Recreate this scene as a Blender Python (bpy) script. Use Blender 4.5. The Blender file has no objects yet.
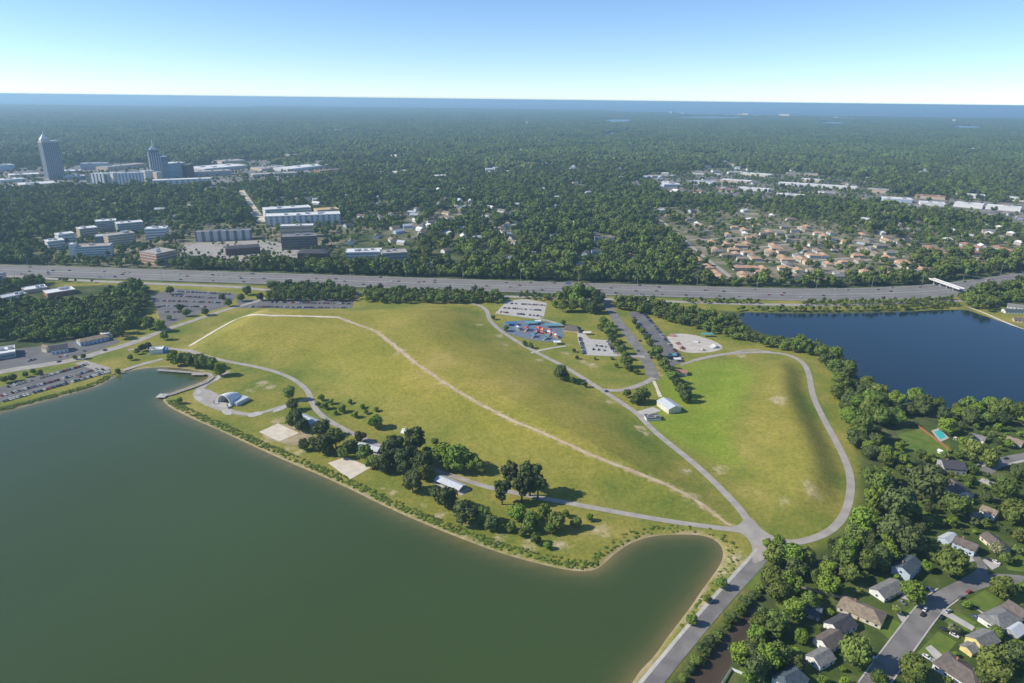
import bpy, bmesh, math, random
import numpy as np
from mathutils import Matrix, Vector
R = math.radians
random.seed(7); rng = np.random.default_rng(11)
sc = bpy.context.scene
# ---------------------------------------------------------------- camera
CAM_H, FPX, PITCH, ROLL = 280.0, 683.0, math.atan(242.0 / 683.0), R(0.68)
SUN_EL, SUN_AZ = R(36.0), R(184.0)       # azimuth measured from +X, anticlockwise: the sun stands to the left
cam = bpy.data.cameras.new('camera'); cam.sensor_width = 36.0
cam.lens = FPX * 36.0 / 1024.0
cam.clip_start = 1.0; cam.clip_end = 400000.0
camo = bpy.data.objects.new('camera', cam); sc.collection.objects.link(camo); sc.camera = camo
camo.location = (0, 0, CAM_H)
_m = Matrix.Rotation(math.pi / 2 - PITCH, 3, 'X') @ Matrix.Rotation(ROLL, 3, 'Z')
camo.rotation_euler = _m.to_euler()
CM = np.array(_m)
# ---------------------------------------------------------------- sky, sun, exposure
w = bpy.data.worlds.new('World'); sc.world = w; w.use_nodes = True
nt = w.node_tree; bg = nt.nodes['Background']
sky = nt.nodes.new('ShaderNodeTexSky'); sky.sky_type = 'NISHITA'; sky.sun_disc = False
sky.sun_elevation = SUN_EL; sky.sun_rotation = math.pi / 2 - SUN_AZ
sky.altitude = 0; sky.air_density = 0.70; sky.dust_density = 0.0; sky.ozone_density = 5.4
nt.links.new(sky.outputs[0], bg.inputs[0]); bg.inputs[1].default_value = 0.13
sun = bpy.data.lights.new('sun', 'SUN'); sun.energy = 4.3; sun.angle = R(0.53); sun.color = (1.0, 0.93, 0.80)
suno = bpy.data.objects.new('sun', sun); sc.collection.objects.link(suno)
sd = Vector((math.cos(SUN_EL) * math.cos(SUN_AZ), math.cos(SUN_EL) * math.sin(SUN_AZ), math.sin(SUN_EL)))
suno.rotation_euler = sd.to_track_quat('Z', 'Y').to_euler(); suno.location = sd * 2000
vs = sc.view_settings; vs.view_transform = 'Standard'; vs.look = 'None'; vs.gamma = 1.0; vs.exposure = 0.35
vs.use_curve_mapping = False
cy = sc.cycles; cy.max_bounces = 5; cy.diffuse_bounces = 2; cy.glossy_bounces = 2; cy.transmission_bounces = 2
cy.volume_bounces = 1; cy.transparent_max_bounces = 8; cy.use_denoising = True
cy.sample_clamp_indirect = 4.0
# ---------------------------------------------------------------- helpers: pixels to places
def ray(px, py):
    px = np.asarray(px, float); py = np.asarray(py, float)
    d = np.stack([(px - 512) / FPX, -(py - 341.5) / FPX, -np.ones_like(px)], -1)
    return d @ CM.T
def P(px, py, z=0.0):
    "the point at height z that the photograph shows at this pixel"
    d = ray(px, py); t = (z - CAM_H) / d[..., 2]
    p = d * t[..., None]; p[..., 2] += CAM_H
    return p
def PX(pts, z=0.0):
    a = np.array(pts, float); return P(a[:, 0], a[:, 1], z)[:, :2]
def mpp(px, py, z=0.0):
    "metres per pixel across the view at this pixel"
    return float(-(P(px, py, z) - np.array([0, 0, CAM_H])) @ CM[:, 2]) / FPX
def to_px(x, y, z=0.0):
    d = np.array([x, y, z - CAM_H]) @ CM
    return 512 - FPX * d[0] / d[2], 341.5 + FPX * d[1] / d[2]
def chaikin(p, n=2, closed=False):
    p = np.asarray(p, float)
    for _ in range(n):
        q = np.roll(p, -1, 0) if closed else p[1:]
        a = p if closed else p[:-1]
        r = np.empty((2 * len(a), p.shape[1])); r[0::2] = .75 * a + .25 * q; r[1::2] = .25 * a + .75 * q
        if not closed: r = np.vstack([p[:1], r, p[-1:]])
        p = r
    return p
def seg_dist(X, Y, poly, closed=True):
    D = np.full(X.shape, 1e18); n = len(poly)
    for i in range(n if closed else n - 1):
        a = poly[i]; b = poly[(i + 1) % n]; e = b - a; L = e @ e + 1e-9
        t = np.clip(((X - a[0]) * e[0] + (Y - a[1]) * e[1]) / L, 0, 1)
        D = np.minimum(D, (X - a[0] - t * e[0]) ** 2 + (Y - a[1] - t * e[1]) ** 2)
    return np.sqrt(D)
def inside(X, Y, poly):
    I = np.zeros(X.shape, bool); n = len(poly)
    for i in range(n):
        x0, y0 = poly[i]; x1, y1 = poly[(i + 1) % n]
        if y0 == y1: continue
        c = ((y0 > Y) != (y1 > Y)) & (X < (x1 - x0) * (Y - y0) / (y1 - y0) + x0)
        I ^= c
    return I
def sdf(X, Y, poly):
    "positive inside"
    m = 400.0; lo = poly.min(0) - m; hi = poly.max(0) + m
    out = np.full(X.shape, -m)
    k = (X > lo[0]) & (X < hi[0]) & (Y > lo[1]) & (Y < hi[1])
    d = seg_dist(X[k], Y[k], poly); s = inside(X[k], Y[k], poly)
    out[k] = np.where(s, d, -d); return out
def sm(t): t = np.clip(t, 0, 1); return t * t * (3 - 2 * t)
def vnoise(X, Y, s, seed=0):
    "smooth value noise 0..1 of cell size s"
    x = X / s; y = Y / s; xi = np.floor(x).astype(np.int64); yi = np.floor(y).astype(np.int64)
    fx = sm(x - xi); fy = sm(y - yi)
    def h(a, b):
        v = np.sin(a * 127.1 + b * 311.7 + seed * 74.7) * 43758.5453; return v - np.floor(v)
    return (h(xi, yi) * (1 - fx) + h(xi + 1, yi) * fx) * (1 - fy) + (h(xi, yi + 1) * (1 - fx) + h(xi + 1, yi + 1) * fx) * fy
# ---------------------------------------------------------------- helpers: objects
C = sc.collection
def tag(o, label=None, cat=None, group=None, kind=None):
    if label: o['label'] = label
    if cat: o['category'] = cat
    if group: o['group'] = group
    if kind: o['kind'] = kind
    return o
def mesh(name, V, F, mats, mi=None, smooth=False):
    me = bpy.data.meshes.new(name); me.from_pydata([tuple(map(float, v)) for v in V], [], [list(map(int, f)) for f in F])
    for m in (mats if isinstance(mats, (list, tuple)) else [mats]): me.materials.append(m)
    if mi is not None: me.polygons.foreach_set('material_index', np.asarray(mi, np.int32))
    if smooth: me.polygons.foreach_set('use_smooth', np.ones(len(me.polygons), bool))
    me.update(); return me
def ob(name, me, parent=None, loc=None, rz=0.0, scale=None):
    o = bpy.data.objects.new(name, me); C.objects.link(o)
    if parent is not None: o.parent = parent
    if loc is not None: o.location = tuple(float(c) for c in loc)
    if rz: o.rotation_euler = (0, 0, float(rz))
    if scale is not None: o.scale = scale if hasattr(scale, '__len__') else (scale,) * 3
    return o
def empty(name, loc, rz=0.0, label=None, cat=None, group=None):
    o = ob(name, None, None, loc, rz); return tag(o, label, cat, group)
class MB:
    "collects boxes, prisms, tubes into one mesh"
    def __init__(s): s.V = []; s.F = []; s.M = []
    def add(s, V, F, m=0):
        n = len(s.V); s.V += [tuple(v) for v in V]; s.F += [[n + i for i in f] for f in F]; s.M += [m] * len(F); return s
    def box(s, x0, x1, y0, y1, z0, z1, m=0):
        return s.add([(x0,y0,z0),(x1,y0,z0),(x1,y1,z0),(x0,y1,z0),(x0,y0,z1),(x1,y0,z1),(x1,y1,z1),(x0,y1,z1)],
                     [(0,3,2,1),(4,5,6,7),(0,1,5,4),(1,2,6,5),(2,3,7,6),(3,0,4,7)], m)
    def prism(s, poly, z0, z1, m=0, top=None):
        n = len(poly); t = top or poly
        return s.add([(p[0], p[1], z0) for p in poly] + [(p[0], p[1], z1) for p in t],
                     [list(range(n))[::-1], list(range(n, 2 * n))] + [(i, (i + 1) % n, n + (i + 1) % n, n + i) for i in range(n)], m)
    def tube(s, a, b, r0, r1=None, n=6, m=0):
        a = Vector(a); b = Vector(b); r1 = r0 if r1 is None else r1
        q = (b - a).to_track_quat('Z', 'Y'); V = []
        for c, r in ((a, r0), (b, r1)):
            for i in range(n):
                t = 2 * math.pi * i / n; V.append(c + q @ Vector((r * math.cos(t), r * math.sin(t), 0)))
        return s.add(V, [(i, (i + 1) % n, n + (i + 1) % n, n + i) for i in range(n)] + [list(range(n))[::-1], list(range(n, 2 * n))], m)
    def mesh(s, name, mats, smooth=False): return mesh(name, s.V, s.F, mats, s.M, smooth)
    def build(s, name, mats, parent=None, loc=None, rz=0.0): return ob(name, s.mesh(name, mats), parent, loc, rz)
# ---------------------------------------------------------------- materials
def mat(name, col, rough=0.8, col2=None, scale=0.3, spec=0.3, metal=0.0, bump=0.0, rand=0.0, detail=4.0):
    m = bpy.data.materials.new(name); m.use_nodes = True; t = m.node_tree; b = t.nodes['Principled BSDF']
    b.inputs['Roughness'].default_value = rough; b.inputs['Specular IOR Level'].default_value = spec
    b.inputs['Metallic'].default_value = metal; b.inputs['Base Color'].default_value = (*col, 1)
    src = None
    if col2 is not None:
        tc = t.nodes.new('ShaderNodeNewGeometry'); n = t.nodes.new('ShaderNodeTexNoise'); n.inputs['Scale'].default_value = scale
        n.inputs['Detail'].default_value = detail; t.links.new(tc.outputs['Position'], n.inputs['Vector'])
        rp = t.nodes.new('ShaderNodeValToRGB'); rp.color_ramp.elements[0].position = .35; rp.color_ramp.elements[1].position = .65
        rp.color_ramp.elements[0].color = (*col, 1); rp.color_ramp.elements[1].color = (*col2, 1)
        t.links.new(n.outputs['Fac'], rp.inputs['Fac']); src = rp.outputs[0]
        if bump:
            bp = t.nodes.new('ShaderNodeBump'); bp.inputs['Strength'].default_value = bump; bp.inputs['Distance'].default_value = .3
            t.links.new(n.outputs['Fac'], bp.inputs['Height']); t.links.new(bp.outputs[0], b.inputs['Normal'])
    if rand:
        oi = t.nodes.new('ShaderNodeObjectInfo'); hs = t.nodes.new('ShaderNodeHueSaturation')
        if src: t.links.new(src, hs.inputs['Color'])
        else: hs.inputs['Color'].default_value = (*col, 1)
        mr = t.nodes.new('ShaderNodeMapRange'); mr.inputs[3].default_value = 1 - rand; mr.inputs[4].default_value = 1 + rand
        t.links.new(oi.outputs['Random'], mr.inputs[0]); t.links.new(mr.outputs[0], hs.inputs['Value'])
        src = hs.outputs[0]
    if src: t.links.new(src, b.inputs['Base Color'])
    return m
M = {}
M['asphalt'] = mat('asphalt', (.135,.13,.135), .9, (.175,.17,.17), .05)
M['road'] = mat('road_asphalt', (.17,.158,.152), .9, (.25,.235,.22), .09, detail=9)
M['highway'] = mat('highway_concrete', (.19,.178,.172), .9, (.23,.218,.208), .03)
M['path'] = mat('path_asphalt', (.33,.30,.27), .9, (.42,.385,.34), .12)
M['concrete'] = mat('concrete', (.42,.40,.37), .85, (.52,.49,.45), .2)
M['dirt'] = mat('dirt', (.40,.30,.19), .95, (.55,.44,.30), .12)
M['sand'] = mat('sand', (.60,.52,.41), .95, (.70,.62,.50), .15)
M['line'] = mat('line_paint', (.75,.74,.70), .7)
M['white'] = mat('white_paint', (.78,.78,.77), .6)
M['metal'] = mat('grey_metal', (.45,.46,.47), .45, spec=.5, metal=.3)
M['wood'] = mat('weathered_wood', (.36,.32,.28), .9, (.48,.43,.37), .6)
M['bark'] = mat('bark', (.10,.075,.055), .95, (.15,.12,.09), .8)
M['glass'] = mat('window_glass', (.03,.045,.06), .12, spec=.7)
# ---------------------------------------------------------------- the plan of the ground, read off the photograph
LAKE = chaikin(PX([(-300,470),(-100,432),(0,412),(22,406),(60,396),(100,385),(112,377),(124,371),(145,367),(172,366),(205,371),(210,376),(200,382),(182,388),(168,393),(162,398),
    (166,404),(176,410),(195,419),(216,428),(242,440),(270,453),(300,466),(322,475),(350,488),(382,504),(420,521),(460,537),(500,552),(540,563),(572,570),(594,570),(604,563),
    (614,553),(630,542),(650,535),(680,533),(704,534),(718,540),(724,550),(722,561),(714,573),(702,589),(692,604),(680,620),(666,638),(654,656),(640,669),(631,684),(616,706),
    (560,800),(200,900),(-500,900),(-700,600)]), 2, True)
BLUE = chaikin(PX([(735,311),(770,312.5),(830,313),(900,311.5),(945,309),(968,309),(985,315),(1005,323),(1024,330),(1060,344),(1130,352),(1300,380),(1200,412),(1100,412),(1024,409),(970,410),
    (920,404),(884,396),(862,384),(850,362),(832,345),(800,338),(768,335),(746,326)]), 2, True)
CANAL = chaikin(PX([(640,745),(676,696),(700,664),(720,641),(738,622),(754,606),(764,606),(762,618),(748,635),(736,652),(727,672),(712,700),(690,745)]), 2, True)
MOUND = chaikin(PX([(176,353),(186,346),(210,331),(236,316),(262,309),(300,309),(345,308),(395,303),(440,303),(478,304),(489,317),(502,332),(530,350),(560,366),(600,392),(636,414),
    (660,437),(690,463),(714,486),(735,508),(746,521),(738,526),(700,522),(640,514),(580,505),(540,497),(505,490),(470,478),(440,462),(410,446),(380,434),(350,424),(326,410),(313,394),(299,380),(278,370),(235,362),(205,356)]), 2, True)
KNOLL_R = chaikin(PX([(770,354),(795,357),(805,371),(809,396),(821,420),(834,444),(845,468),(847,488),(842,510),(828,527),(800,534)]), 2)
KNOLL_L = chaikin(PX([(770,354),(735,357),(700,380),(690,420),(715,470),(755,520),(800,534)]), 2)
KNOLL = np.vstack([KNOLL_R, KNOLL_L[::-1][1:-1]])
COAST = np.vstack([PX([(-400,105.2),(-150,104.6),(0,104.8),(90,105.6),(110,106.4),(200,106.6),(400,107.3),(520,109.5),(600,110.6),(640,112.5),(700,114),(780,115.5),(860,117),(950,117.8),(1024,118.6),(1200,120.6),(1500,124)]), [[60000, -3000], [-60000, -3000]]])
def axis(dense0, dense1, step, lo, hi, grow=1.18):
    a = list(np.arange(dense0, dense1 + .1, step)); s = step
    while a[-1] < hi: s *= grow; a.append(a[-1] + s)
    s = step; b = []
    x = dense0
    while x > lo: s *= grow; x -= s; b.append(x)
    return np.array(b[::-1] + a)
XS = axis(-560, 560, 4.0, -33000, 33000); YS = axis(180, 1060, 4.0, -3000, 33000)
GX, GY = np.meshgrid(XS, YS)
D_lake = sdf(GX, GY, LAKE); D_blue = sdf(GX, GY, BLUE); D_canal = sdf(GX, GY, CANAL)
D_mound = sdf(GX, GY, MOUND); D_knoll = sdf(GX, GY, KNOLL)
sea = ~inside(GX, GY, COAST)
dr = np.where(D_knoll > 0, seg_dist(GX, GY, KNOLL_R, False), 0); dl = np.where(D_knoll > 0, seg_dist(GX, GY, KNOLL_L, False), 0)
GZ = np.zeros_like(GX)
GZ += np.where(D_mound > 0, 17.0 * sm(D_mound / (62 + 58 * sm((GX + 330) / 160))) ** .85 * (1 + .10 * (vnoise(GX, GY, 90, 3) - .5)), 0)
GZ += 9.5 * sm(dr / 30) * sm(dl / 85)
GZ += np.where((D_mound > 2) | (D_knoll > 2), .5 * (vnoise(GX, GY, 23, 5) - .5) * sm(np.maximum(D_mound, D_knoll) / 20), 0)
WATER_Z = -.9
for D in (D_lake, D_blue): GZ = np.where(D > -6, np.clip(WATER_Z - D * .16, -2.5, 0), GZ)
GZ = np.where(D_canal > -4, np.clip(WATER_Z - D_canal * .3, -2.5, 0), GZ)
GZ[sea] = -4
def ground_z(x, y):
    x = np.atleast_1d(np.asarray(x, float)); y = np.atleast_1d(np.asarray(y, float))
    i = np.clip(np.searchsorted(XS, x) - 1, 0, len(XS) - 2); j = np.clip(np.searchsorted(YS, y) - 1, 0, len(YS) - 2)
    fx = (x - XS[i]) / (XS[i + 1] - XS[i]); fy = (y - YS[j]) / (YS[j + 1] - YS[j])
    return (GZ[j, i] * (1 - fx) + GZ[j, i + 1] * fx) * (1 - fy) + (GZ[j + 1, i] * (1 - fx) + GZ[j + 1, i + 1] * fx) * fy
def G(px, py):
    "where the line of sight of a pixel meets the terrain"
    px = np.atleast_1d(np.asarray(px, float)); py = np.atleast_1d(np.asarray(py, float)); z = np.zeros_like(px)
    d = ray(px, py)
    lo = np.full_like(px, 0.0); t_hit = (0 - CAM_H) / d[:, 2]
    for zt in np.linspace(22, 0, 177):
        t = (zt - CAM_H) / d[:, 2]; x = d[:, 0] * t; y = d[:, 1] * t
        hit = (ground_z(x, y) >= zt) & (lo == 0)
        t_hit = np.where(hit, t, t_hit); lo = np.where(hit, 1, lo)
    return np.stack([d[:, 0] * t_hit, d[:, 1] * t_hit], -1)
# ---------------------------------------------------------------- ground sheet
PARK = PX([(125,368),(150,345),(185,330),(235,308),(300,300),(480,300),(560,296),(625,302),(720,312),(740,330),(800,345),(835,360),(850,400),(862,470),(858,520),(820,548),(775,556),(720,620),(640,715),(560,800),(200,800),(-100,500),(100,400)])
LAWN = [PX(p) for p in ([(640,425),(655,372),(690,360),(742,357),(760,380),(735,430),(750,470),(720,470)],)]
URB = [PX(p) for p in (
    [(-60,192),(-60,168),(60,166),(230,158),(340,160),(345,176),(240,188),(110,192)],
    [(200,176),(330,164),(340,178),(215,190)],
    [(30,268),(30,238),(130,222),(350,224),(352,246),(300,262),(180,268)],
    [(640,180),(720,168),(860,178),(1080,202),(1080,232),(900,216),(740,206)],
    [(560,215),(700,205),(860,216),(1060,244),(1060,276),(960,276),(800,286),(690,278),(620,262),(560,240)],
    [(330,205),(470,205),(520,230),(430,240),(340,230)])]
attr = np.zeros((GX.size, 4), np.float32); attr[:, 3] = 1
park = sm((sdf(GX, GY, PARK) + 8) / 16)
for q in ([(-60,420),(-60,376),(60,362),(100,340),(125,330),(145,318),(150,290),(110,285),(60,287),(50,281),(110,280),(300,287),(480,296),(480,304),(300,312),(200,345),(160,372)], [(600,296),(760,300),(960,293),(985,305),(960,310),(740,312),(620,305)], [(960,312),(985,306),(1060,310),(1060,340),(1000,322)]): park = np.maximum(park, sm((sdf(GX, GY, PX(q)) + 5) / 12))
urb = np.zeros_like(GX)
for u in URB: urb = np.maximum(urb, sm((sdf(GX, GY, u) + 15) / 40))
shore = np.maximum(sm((D_lake + 1.8 + 2.5 * vnoise(GX, GY, 14, 9)) / 3), 0)
attr[:, 0] = park.ravel(); attr[:, 1] = urb.ravel(); attr[:, 2] = shore.ravel()
lawn = np.zeros_like(GX)
for u in LAWN: lawn = np.maximum(lawn, sm((sdf(GX, GY, u) + 6) / 26))
wear = sm((GZ - 1) / 12)      # thin dry turf up on the mounds
attr2 = np.zeros((GX.size, 4), np.float32); attr2[:, 0] = lawn.ravel(); attr2[:, 1] = wear.ravel()
yard = np.maximum(sm((sdf(GX, GY, PX([(840,545),(900,440),(905,425),(1150,430),(1150,800),(700,800),(720,690),(790,600)])) + 6) / 12), 0)
attr2[:, 3] = yard.ravel()
BARE = [(386,487,3),(394,493,4),(424,506,3),(277,421,6),(290,449,4),(308,436,6),(401,351.5,7),(441,382,4),(808,482,5),(812,492,6),(687,472,5),(692,497,7),(783,501,4),(556,344,4),(583,362,6),(592,365,7),(566,353,5),(660,374,5),(263,383,7),(270,387,6),(250,390,5),(570,345,4),(720,470,6),(778,400,9),(742,356,6),(480,325,5),(500,336,6),(505,345,5),(540,360,5),(388,340,5),(380,334,4),(610,402,5),(640,428,6),(646,433,5),(500,540,5),(530,545,6),(470,525,5),(440,515,5),(340,430,5),(300,452,6),(268,440,6),(560,545,6),(600,530,7),(700,560,9),(716,566,9),(735,560,10),(745,572,8),(700,600,7),(690,622,6)]
bare = np.zeros_like(GX)
bq = G(*np.array([b[:2] for b in BARE], float).T)
for (bx, by), b in zip(bq, BARE): bare = np.maximum(bare, .60 * np.exp(-((GX - bx) ** 2 + ((GY - by) * .8) ** 2) / (2 * (b[2] * .95) ** 2)))
TRAIL = G(*np.array([(190,346),(225,325),(243,316.5),(290,316),(338,317.5),(356,324),(378,332),(386,339),(401,351),(416,364),(441,381),(473,400),(510,420),(555,439),(575,448),(605,461),(625,468),(663,483),(686,494),(708,509),(724,521),(731,526)], float).T)
bare = np.maximum(bare, .55 * np.exp(-(seg_dist(GX, GY, TRAIL, False) / 4.5) ** 2))
attr2[:, 2] = bare.ravel()
nx, ny = len(XS), len(YS)
idx = np.arange(nx * ny).reshape(ny, nx)
F = np.stack([idx[:-1, :-1], idx[:-1, 1:], idx[1:, 1:], idx[1:, :-1]], -1).reshape(-1, 4)
me = bpy.data.meshes.new('ground'); me.vertices.add(nx * ny); me.vertices.foreach_set('co', np.stack([GX, GY, GZ], -1).ravel())
me.loops.add(F.size); me.loops.foreach_set('vertex_index', F.ravel().astype(np.int32)); me.polygons.add(len(F))
me.polygons.foreach_set('loop_start', np.arange(0, F.size, 4, dtype=np.int32)); me.update(calc_edges=True)
me.polygons.foreach_set('use_smooth', np.ones(len(F), bool))
for nm, a in (('zone', attr), ('turf', attr2)):
    ca = me.color_attributes.new(nm, 'FLOAT_COLOR', 'POINT'); ca.data.foreach_set('color', a.ravel())
def ground_material():
    m = bpy.data.materials.new('ground'); m.use_nodes = True; t = m.node_tree; b = t.nodes['Principled BSDF']; N = t.nodes.new; Lk = t.links.new
    b.inputs['Roughness'].default_value = .95; b.inputs['Specular IOR Level'].default_value = .1
    geo = N('ShaderNodeNewGeometry')
    def noise(s, d=5, w=.6):
        n = N('ShaderNodeTexNoise'); n.inputs['Scale'].default_value = s; n.inputs['Detail'].default_value = d; n.inputs['Roughness'].default_value = w
        Lk(geo.outputs['Position'], n.inputs['Vector']); return n.outputs['Fac']
    def ramp(f, stops):
        r = N('ShaderNodeValToRGB'); e = r.color_ramp.elements
        while len(e) < len(stops): e.new(.5)
        for k, (p, c) in zip(e, stops): k.position = p; k.color = (*c, 1)
        Lk(f, r.inputs['Fac']); return r.outputs[0]
    def mix(f, a, c, typ='MIX'):
        x = N('ShaderNodeMix'); x.data_type = 'RGBA'; x.blend_type = typ
        if isinstance(f, float): x.inputs[0].default_value = f
        else: Lk(f, x.inputs[0])
        Lk(a, x.inputs[6]); Lk(c, x.inputs[7]); return x.outputs[2]
    def attrc(nm):
        a = N('ShaderNodeAttribute'); a.attribute_name = nm; AL[nm] = a.outputs['Alpha']; s = N('ShaderNodeSeparateColor'); Lk(a.outputs['Color'], s.inputs[0]); return s.outputs
    AL = {}
    z = attrc('zone'); tf = attrc('turf')
    woods = ramp(noise(.03), [(.3, (.04,.06,.02)), (.5, (.075,.10,.035)), (.65, (.15,.155,.07)), (.78, (.24,.22,.16))])
    grass = ramp(noise(.014, 10, .68), [(.30, (.115,.165,.030)), (.44, (.19,.215,.038)), (.56, (.275,.255,.055)), (.72, (.38,.31,.10))])
    turf = ramp(noise(.010, 12, .70), [(.30, (.175,.195,.034)), (.44, (.27,.255,.042)), (.56, (.345,.295,.062)), (.72, (.45,.345,.12))])
    lawn = ramp(noise(.03, 8, .65), [(.3, (.17,.25,.026)), (.7, (.27,.31,.045))])
    grass = mix(tf[1], grass, turf); grass = mix(tf[0], grass, lawn)
    bare = ramp(noise(.2, 8, .7), [(.3, (.42,.34,.19)), (.7, (.60,.50,.33))])
    ad = N('ShaderNodeMath'); ad.operation = 'ADD'; Lk(tf[2], ad.inputs[0]); nb = N('ShaderNodeMath'); nb.operation = 'MULTIPLY'; Lk(noise(.16, 8, .75), nb.inputs[0]); nb.inputs[1].default_value = 1.5; Lk(nb.outputs[0], ad.inputs[1])
    bm_ = N('ShaderNodeMapRange'); bm_.interpolation_type = 'SMOOTHSTEP'; bm_.inputs[1].default_value = 1.0; bm_.inputs[2].default_value = 1.5; Lk(ad.outputs[0], bm_.inputs[0])
    grass = mix(bm_.outputs[0], grass, bare)
    fine = ramp(noise(.28, 9, .85), [(.36, (.55,.60,.55)), (.5, (.95,.96,.93)), (.64, (1.35,1.28,1.2))])
    grass = mix(.85, grass, fine, 'MULTIPLY')
    yardc = ramp(noise(.05, 8, .7), [(.35, (.045,.075,.018)), (.55, (.085,.12,.028)), (.7, (.17,.16,.08))])
    town = ramp(noise(.02, 6, .7), [(.32, (.07,.10,.03)), (.45, (.13,.15,.06)), (.55, (.25,.22,.165)), (.7, (.40,.34,.25))])
    sand = ramp(noise(.15), [(.3, (.36,.27,.15)), (.7, (.52,.42,.27))])
    c = mix(z[0], woods, grass); c = mix(AL['turf'], c, yardc); c = mix(z[1], c, town); c = mix(z[2], c, sand)
    Lk(c, b.inputs['Base Color'])
    bp = N('ShaderNodeBump'); bp.inputs['Strength'].default_value = .5; bp.inputs['Distance'].default_value = .6
    Lk(noise(.5, 4), bp.inputs['Height']); Lk(bp.outputs[0], b.inputs['Normal'])
    return m
me.materials.append(ground_material())
tag(ob('ground', me), 'grass, woods and bare earth of the park and the flat land around', None, kind='structure')
# ---------------------------------------------------------------- water
def water_mat(name, deep, shallow, rough, bump, wave=.25, spec=.5):
    m = bpy.data.materials.new(name); m.use_nodes = True; t = m.node_tree; b = t.nodes['Principled BSDF']; N = t.nodes.new; Lk = t.links.new
    b.inputs['Roughness'].default_value = rough; b.inputs['IOR'].default_value = 1.33; b.inputs['Specular IOR Level'].default_value = spec
    geo = N('ShaderNodeNewGeometry')
    a = N('ShaderNodeAttribute'); a.attribute_name = 'shallow'
    x = N('ShaderNodeMix'); x.data_type = 'RGBA'; Lk(a.outputs['Fac'], x.inputs[0]); x.inputs[6].default_value = (*deep, 1); x.inputs[7].default_value = (*shallow, 1)
    n2 = N('ShaderNodeTexNoise'); n2.inputs['Scale'].default_value = .006; n2.inputs['Detail'].default_value = 3; Lk(geo.outputs['Position'], n2.inputs['Vector'])
    hs = N('ShaderNodeHueSaturation'); mr = N('ShaderNodeMapRange'); mr.inputs[3].default_value = .85; mr.inputs[4].default_value = 1.15
    Lk(n2.outputs['Fac'], mr.inputs[0]); Lk(mr.outputs[0], hs.inputs['Value']); Lk(x.outputs[2], hs.inputs['Color']); Lk(hs.outputs[0], b.inputs['Base Color'])
    n = N('ShaderNodeTexNoise'); n.inputs['Scale'].default_value = wave; n.inputs['Detail'].default_value = 4; Lk(geo.outputs['Position'], n.inputs['Vector'])
    bp = N('ShaderNodeBump'); bp.inputs['Strength'].default_value = bump; bp.inputs['Distance'].default_value = .4
    Lk(n.outputs['Fac'], bp.inputs['Height']); Lk(bp.outputs[0], b.inputs['Normal'])
    return m
def water(name, poly, m, z, shal, label):
    lo = poly.min(0) - 15; hi = poly.max(0) + 15
    xs = np.arange(lo[0], hi[0] + 8, 8.0); ys = np.arange(lo[1], hi[1] + 8, 8.0); X, Y = np.meshgrid(xs, ys)
    D = sdf(X, Y, poly); keep = D > -20
    i = np.arange(X.size).reshape(X.shape)
    k = keep[:-1, :-1] & keep[:-1, 1:] & keep[1:, 1:] & keep[1:, :-1]
    F = np.stack([i[:-1, :-1], i[:-1, 1:], i[1:, 1:], i[1:, :-1]], -1)[k]
    u, inv = np.unique(F, return_inverse=True); F = inv.reshape(-1, 4)
    V = np.stack([X.ravel()[u], Y.ravel()[u], np.full(len(u), z)], -1)
    me = mesh(name, V, F, m, None, True)
    a = me.attributes.new('shallow', 'FLOAT', 'POINT')
    d = D.ravel()[u] + 3 * (vnoise(V[:, 0], V[:, 1], 30, 4) - .5); a.data.foreach_set('value', np.exp(-np.clip(d, 0, 1e9) / shal).astype(np.float32))
    return tag(ob(name, me), label, None, kind='structure')
water('lake', LAKE, water_mat('lake_water', (.052,.082,.026), (.18,.15,.06), .12, .25), WATER_Z, 5.0, 'murky green lake filling the near side of the park')
water('blue_lake', BLUE, water_mat('blue_lake_water', (.006,.022,.042), (.02,.03,.03), .10, .35), WATER_Z, 6.0, 'dark blue lake beyond the tree belt')
water('canal', CANAL, water_mat('canal_water', (.062,.042,.028), (.09,.07,.045), .08, .1), WATER_Z, 4.0, 'narrow brown canal behind the road hedge')
th = np.linspace(0, 2 * math.pi, 181)[:-1]
V = [(0, 0, -1.5)] + [(260000 * math.cos(a), 260000 * math.sin(a), -1.5) for a in th]
tag(ob('ocean', mesh('ocean', V, [(0, 1 + i, 1 + (i + 1) % 180) for i in range(180)], water_mat('ocean_water', (.010,.045,.085), (.01,.04,.08), .3, .3, .02))), 'band of blue ocean along the horizon', None, kind='structure')
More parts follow.
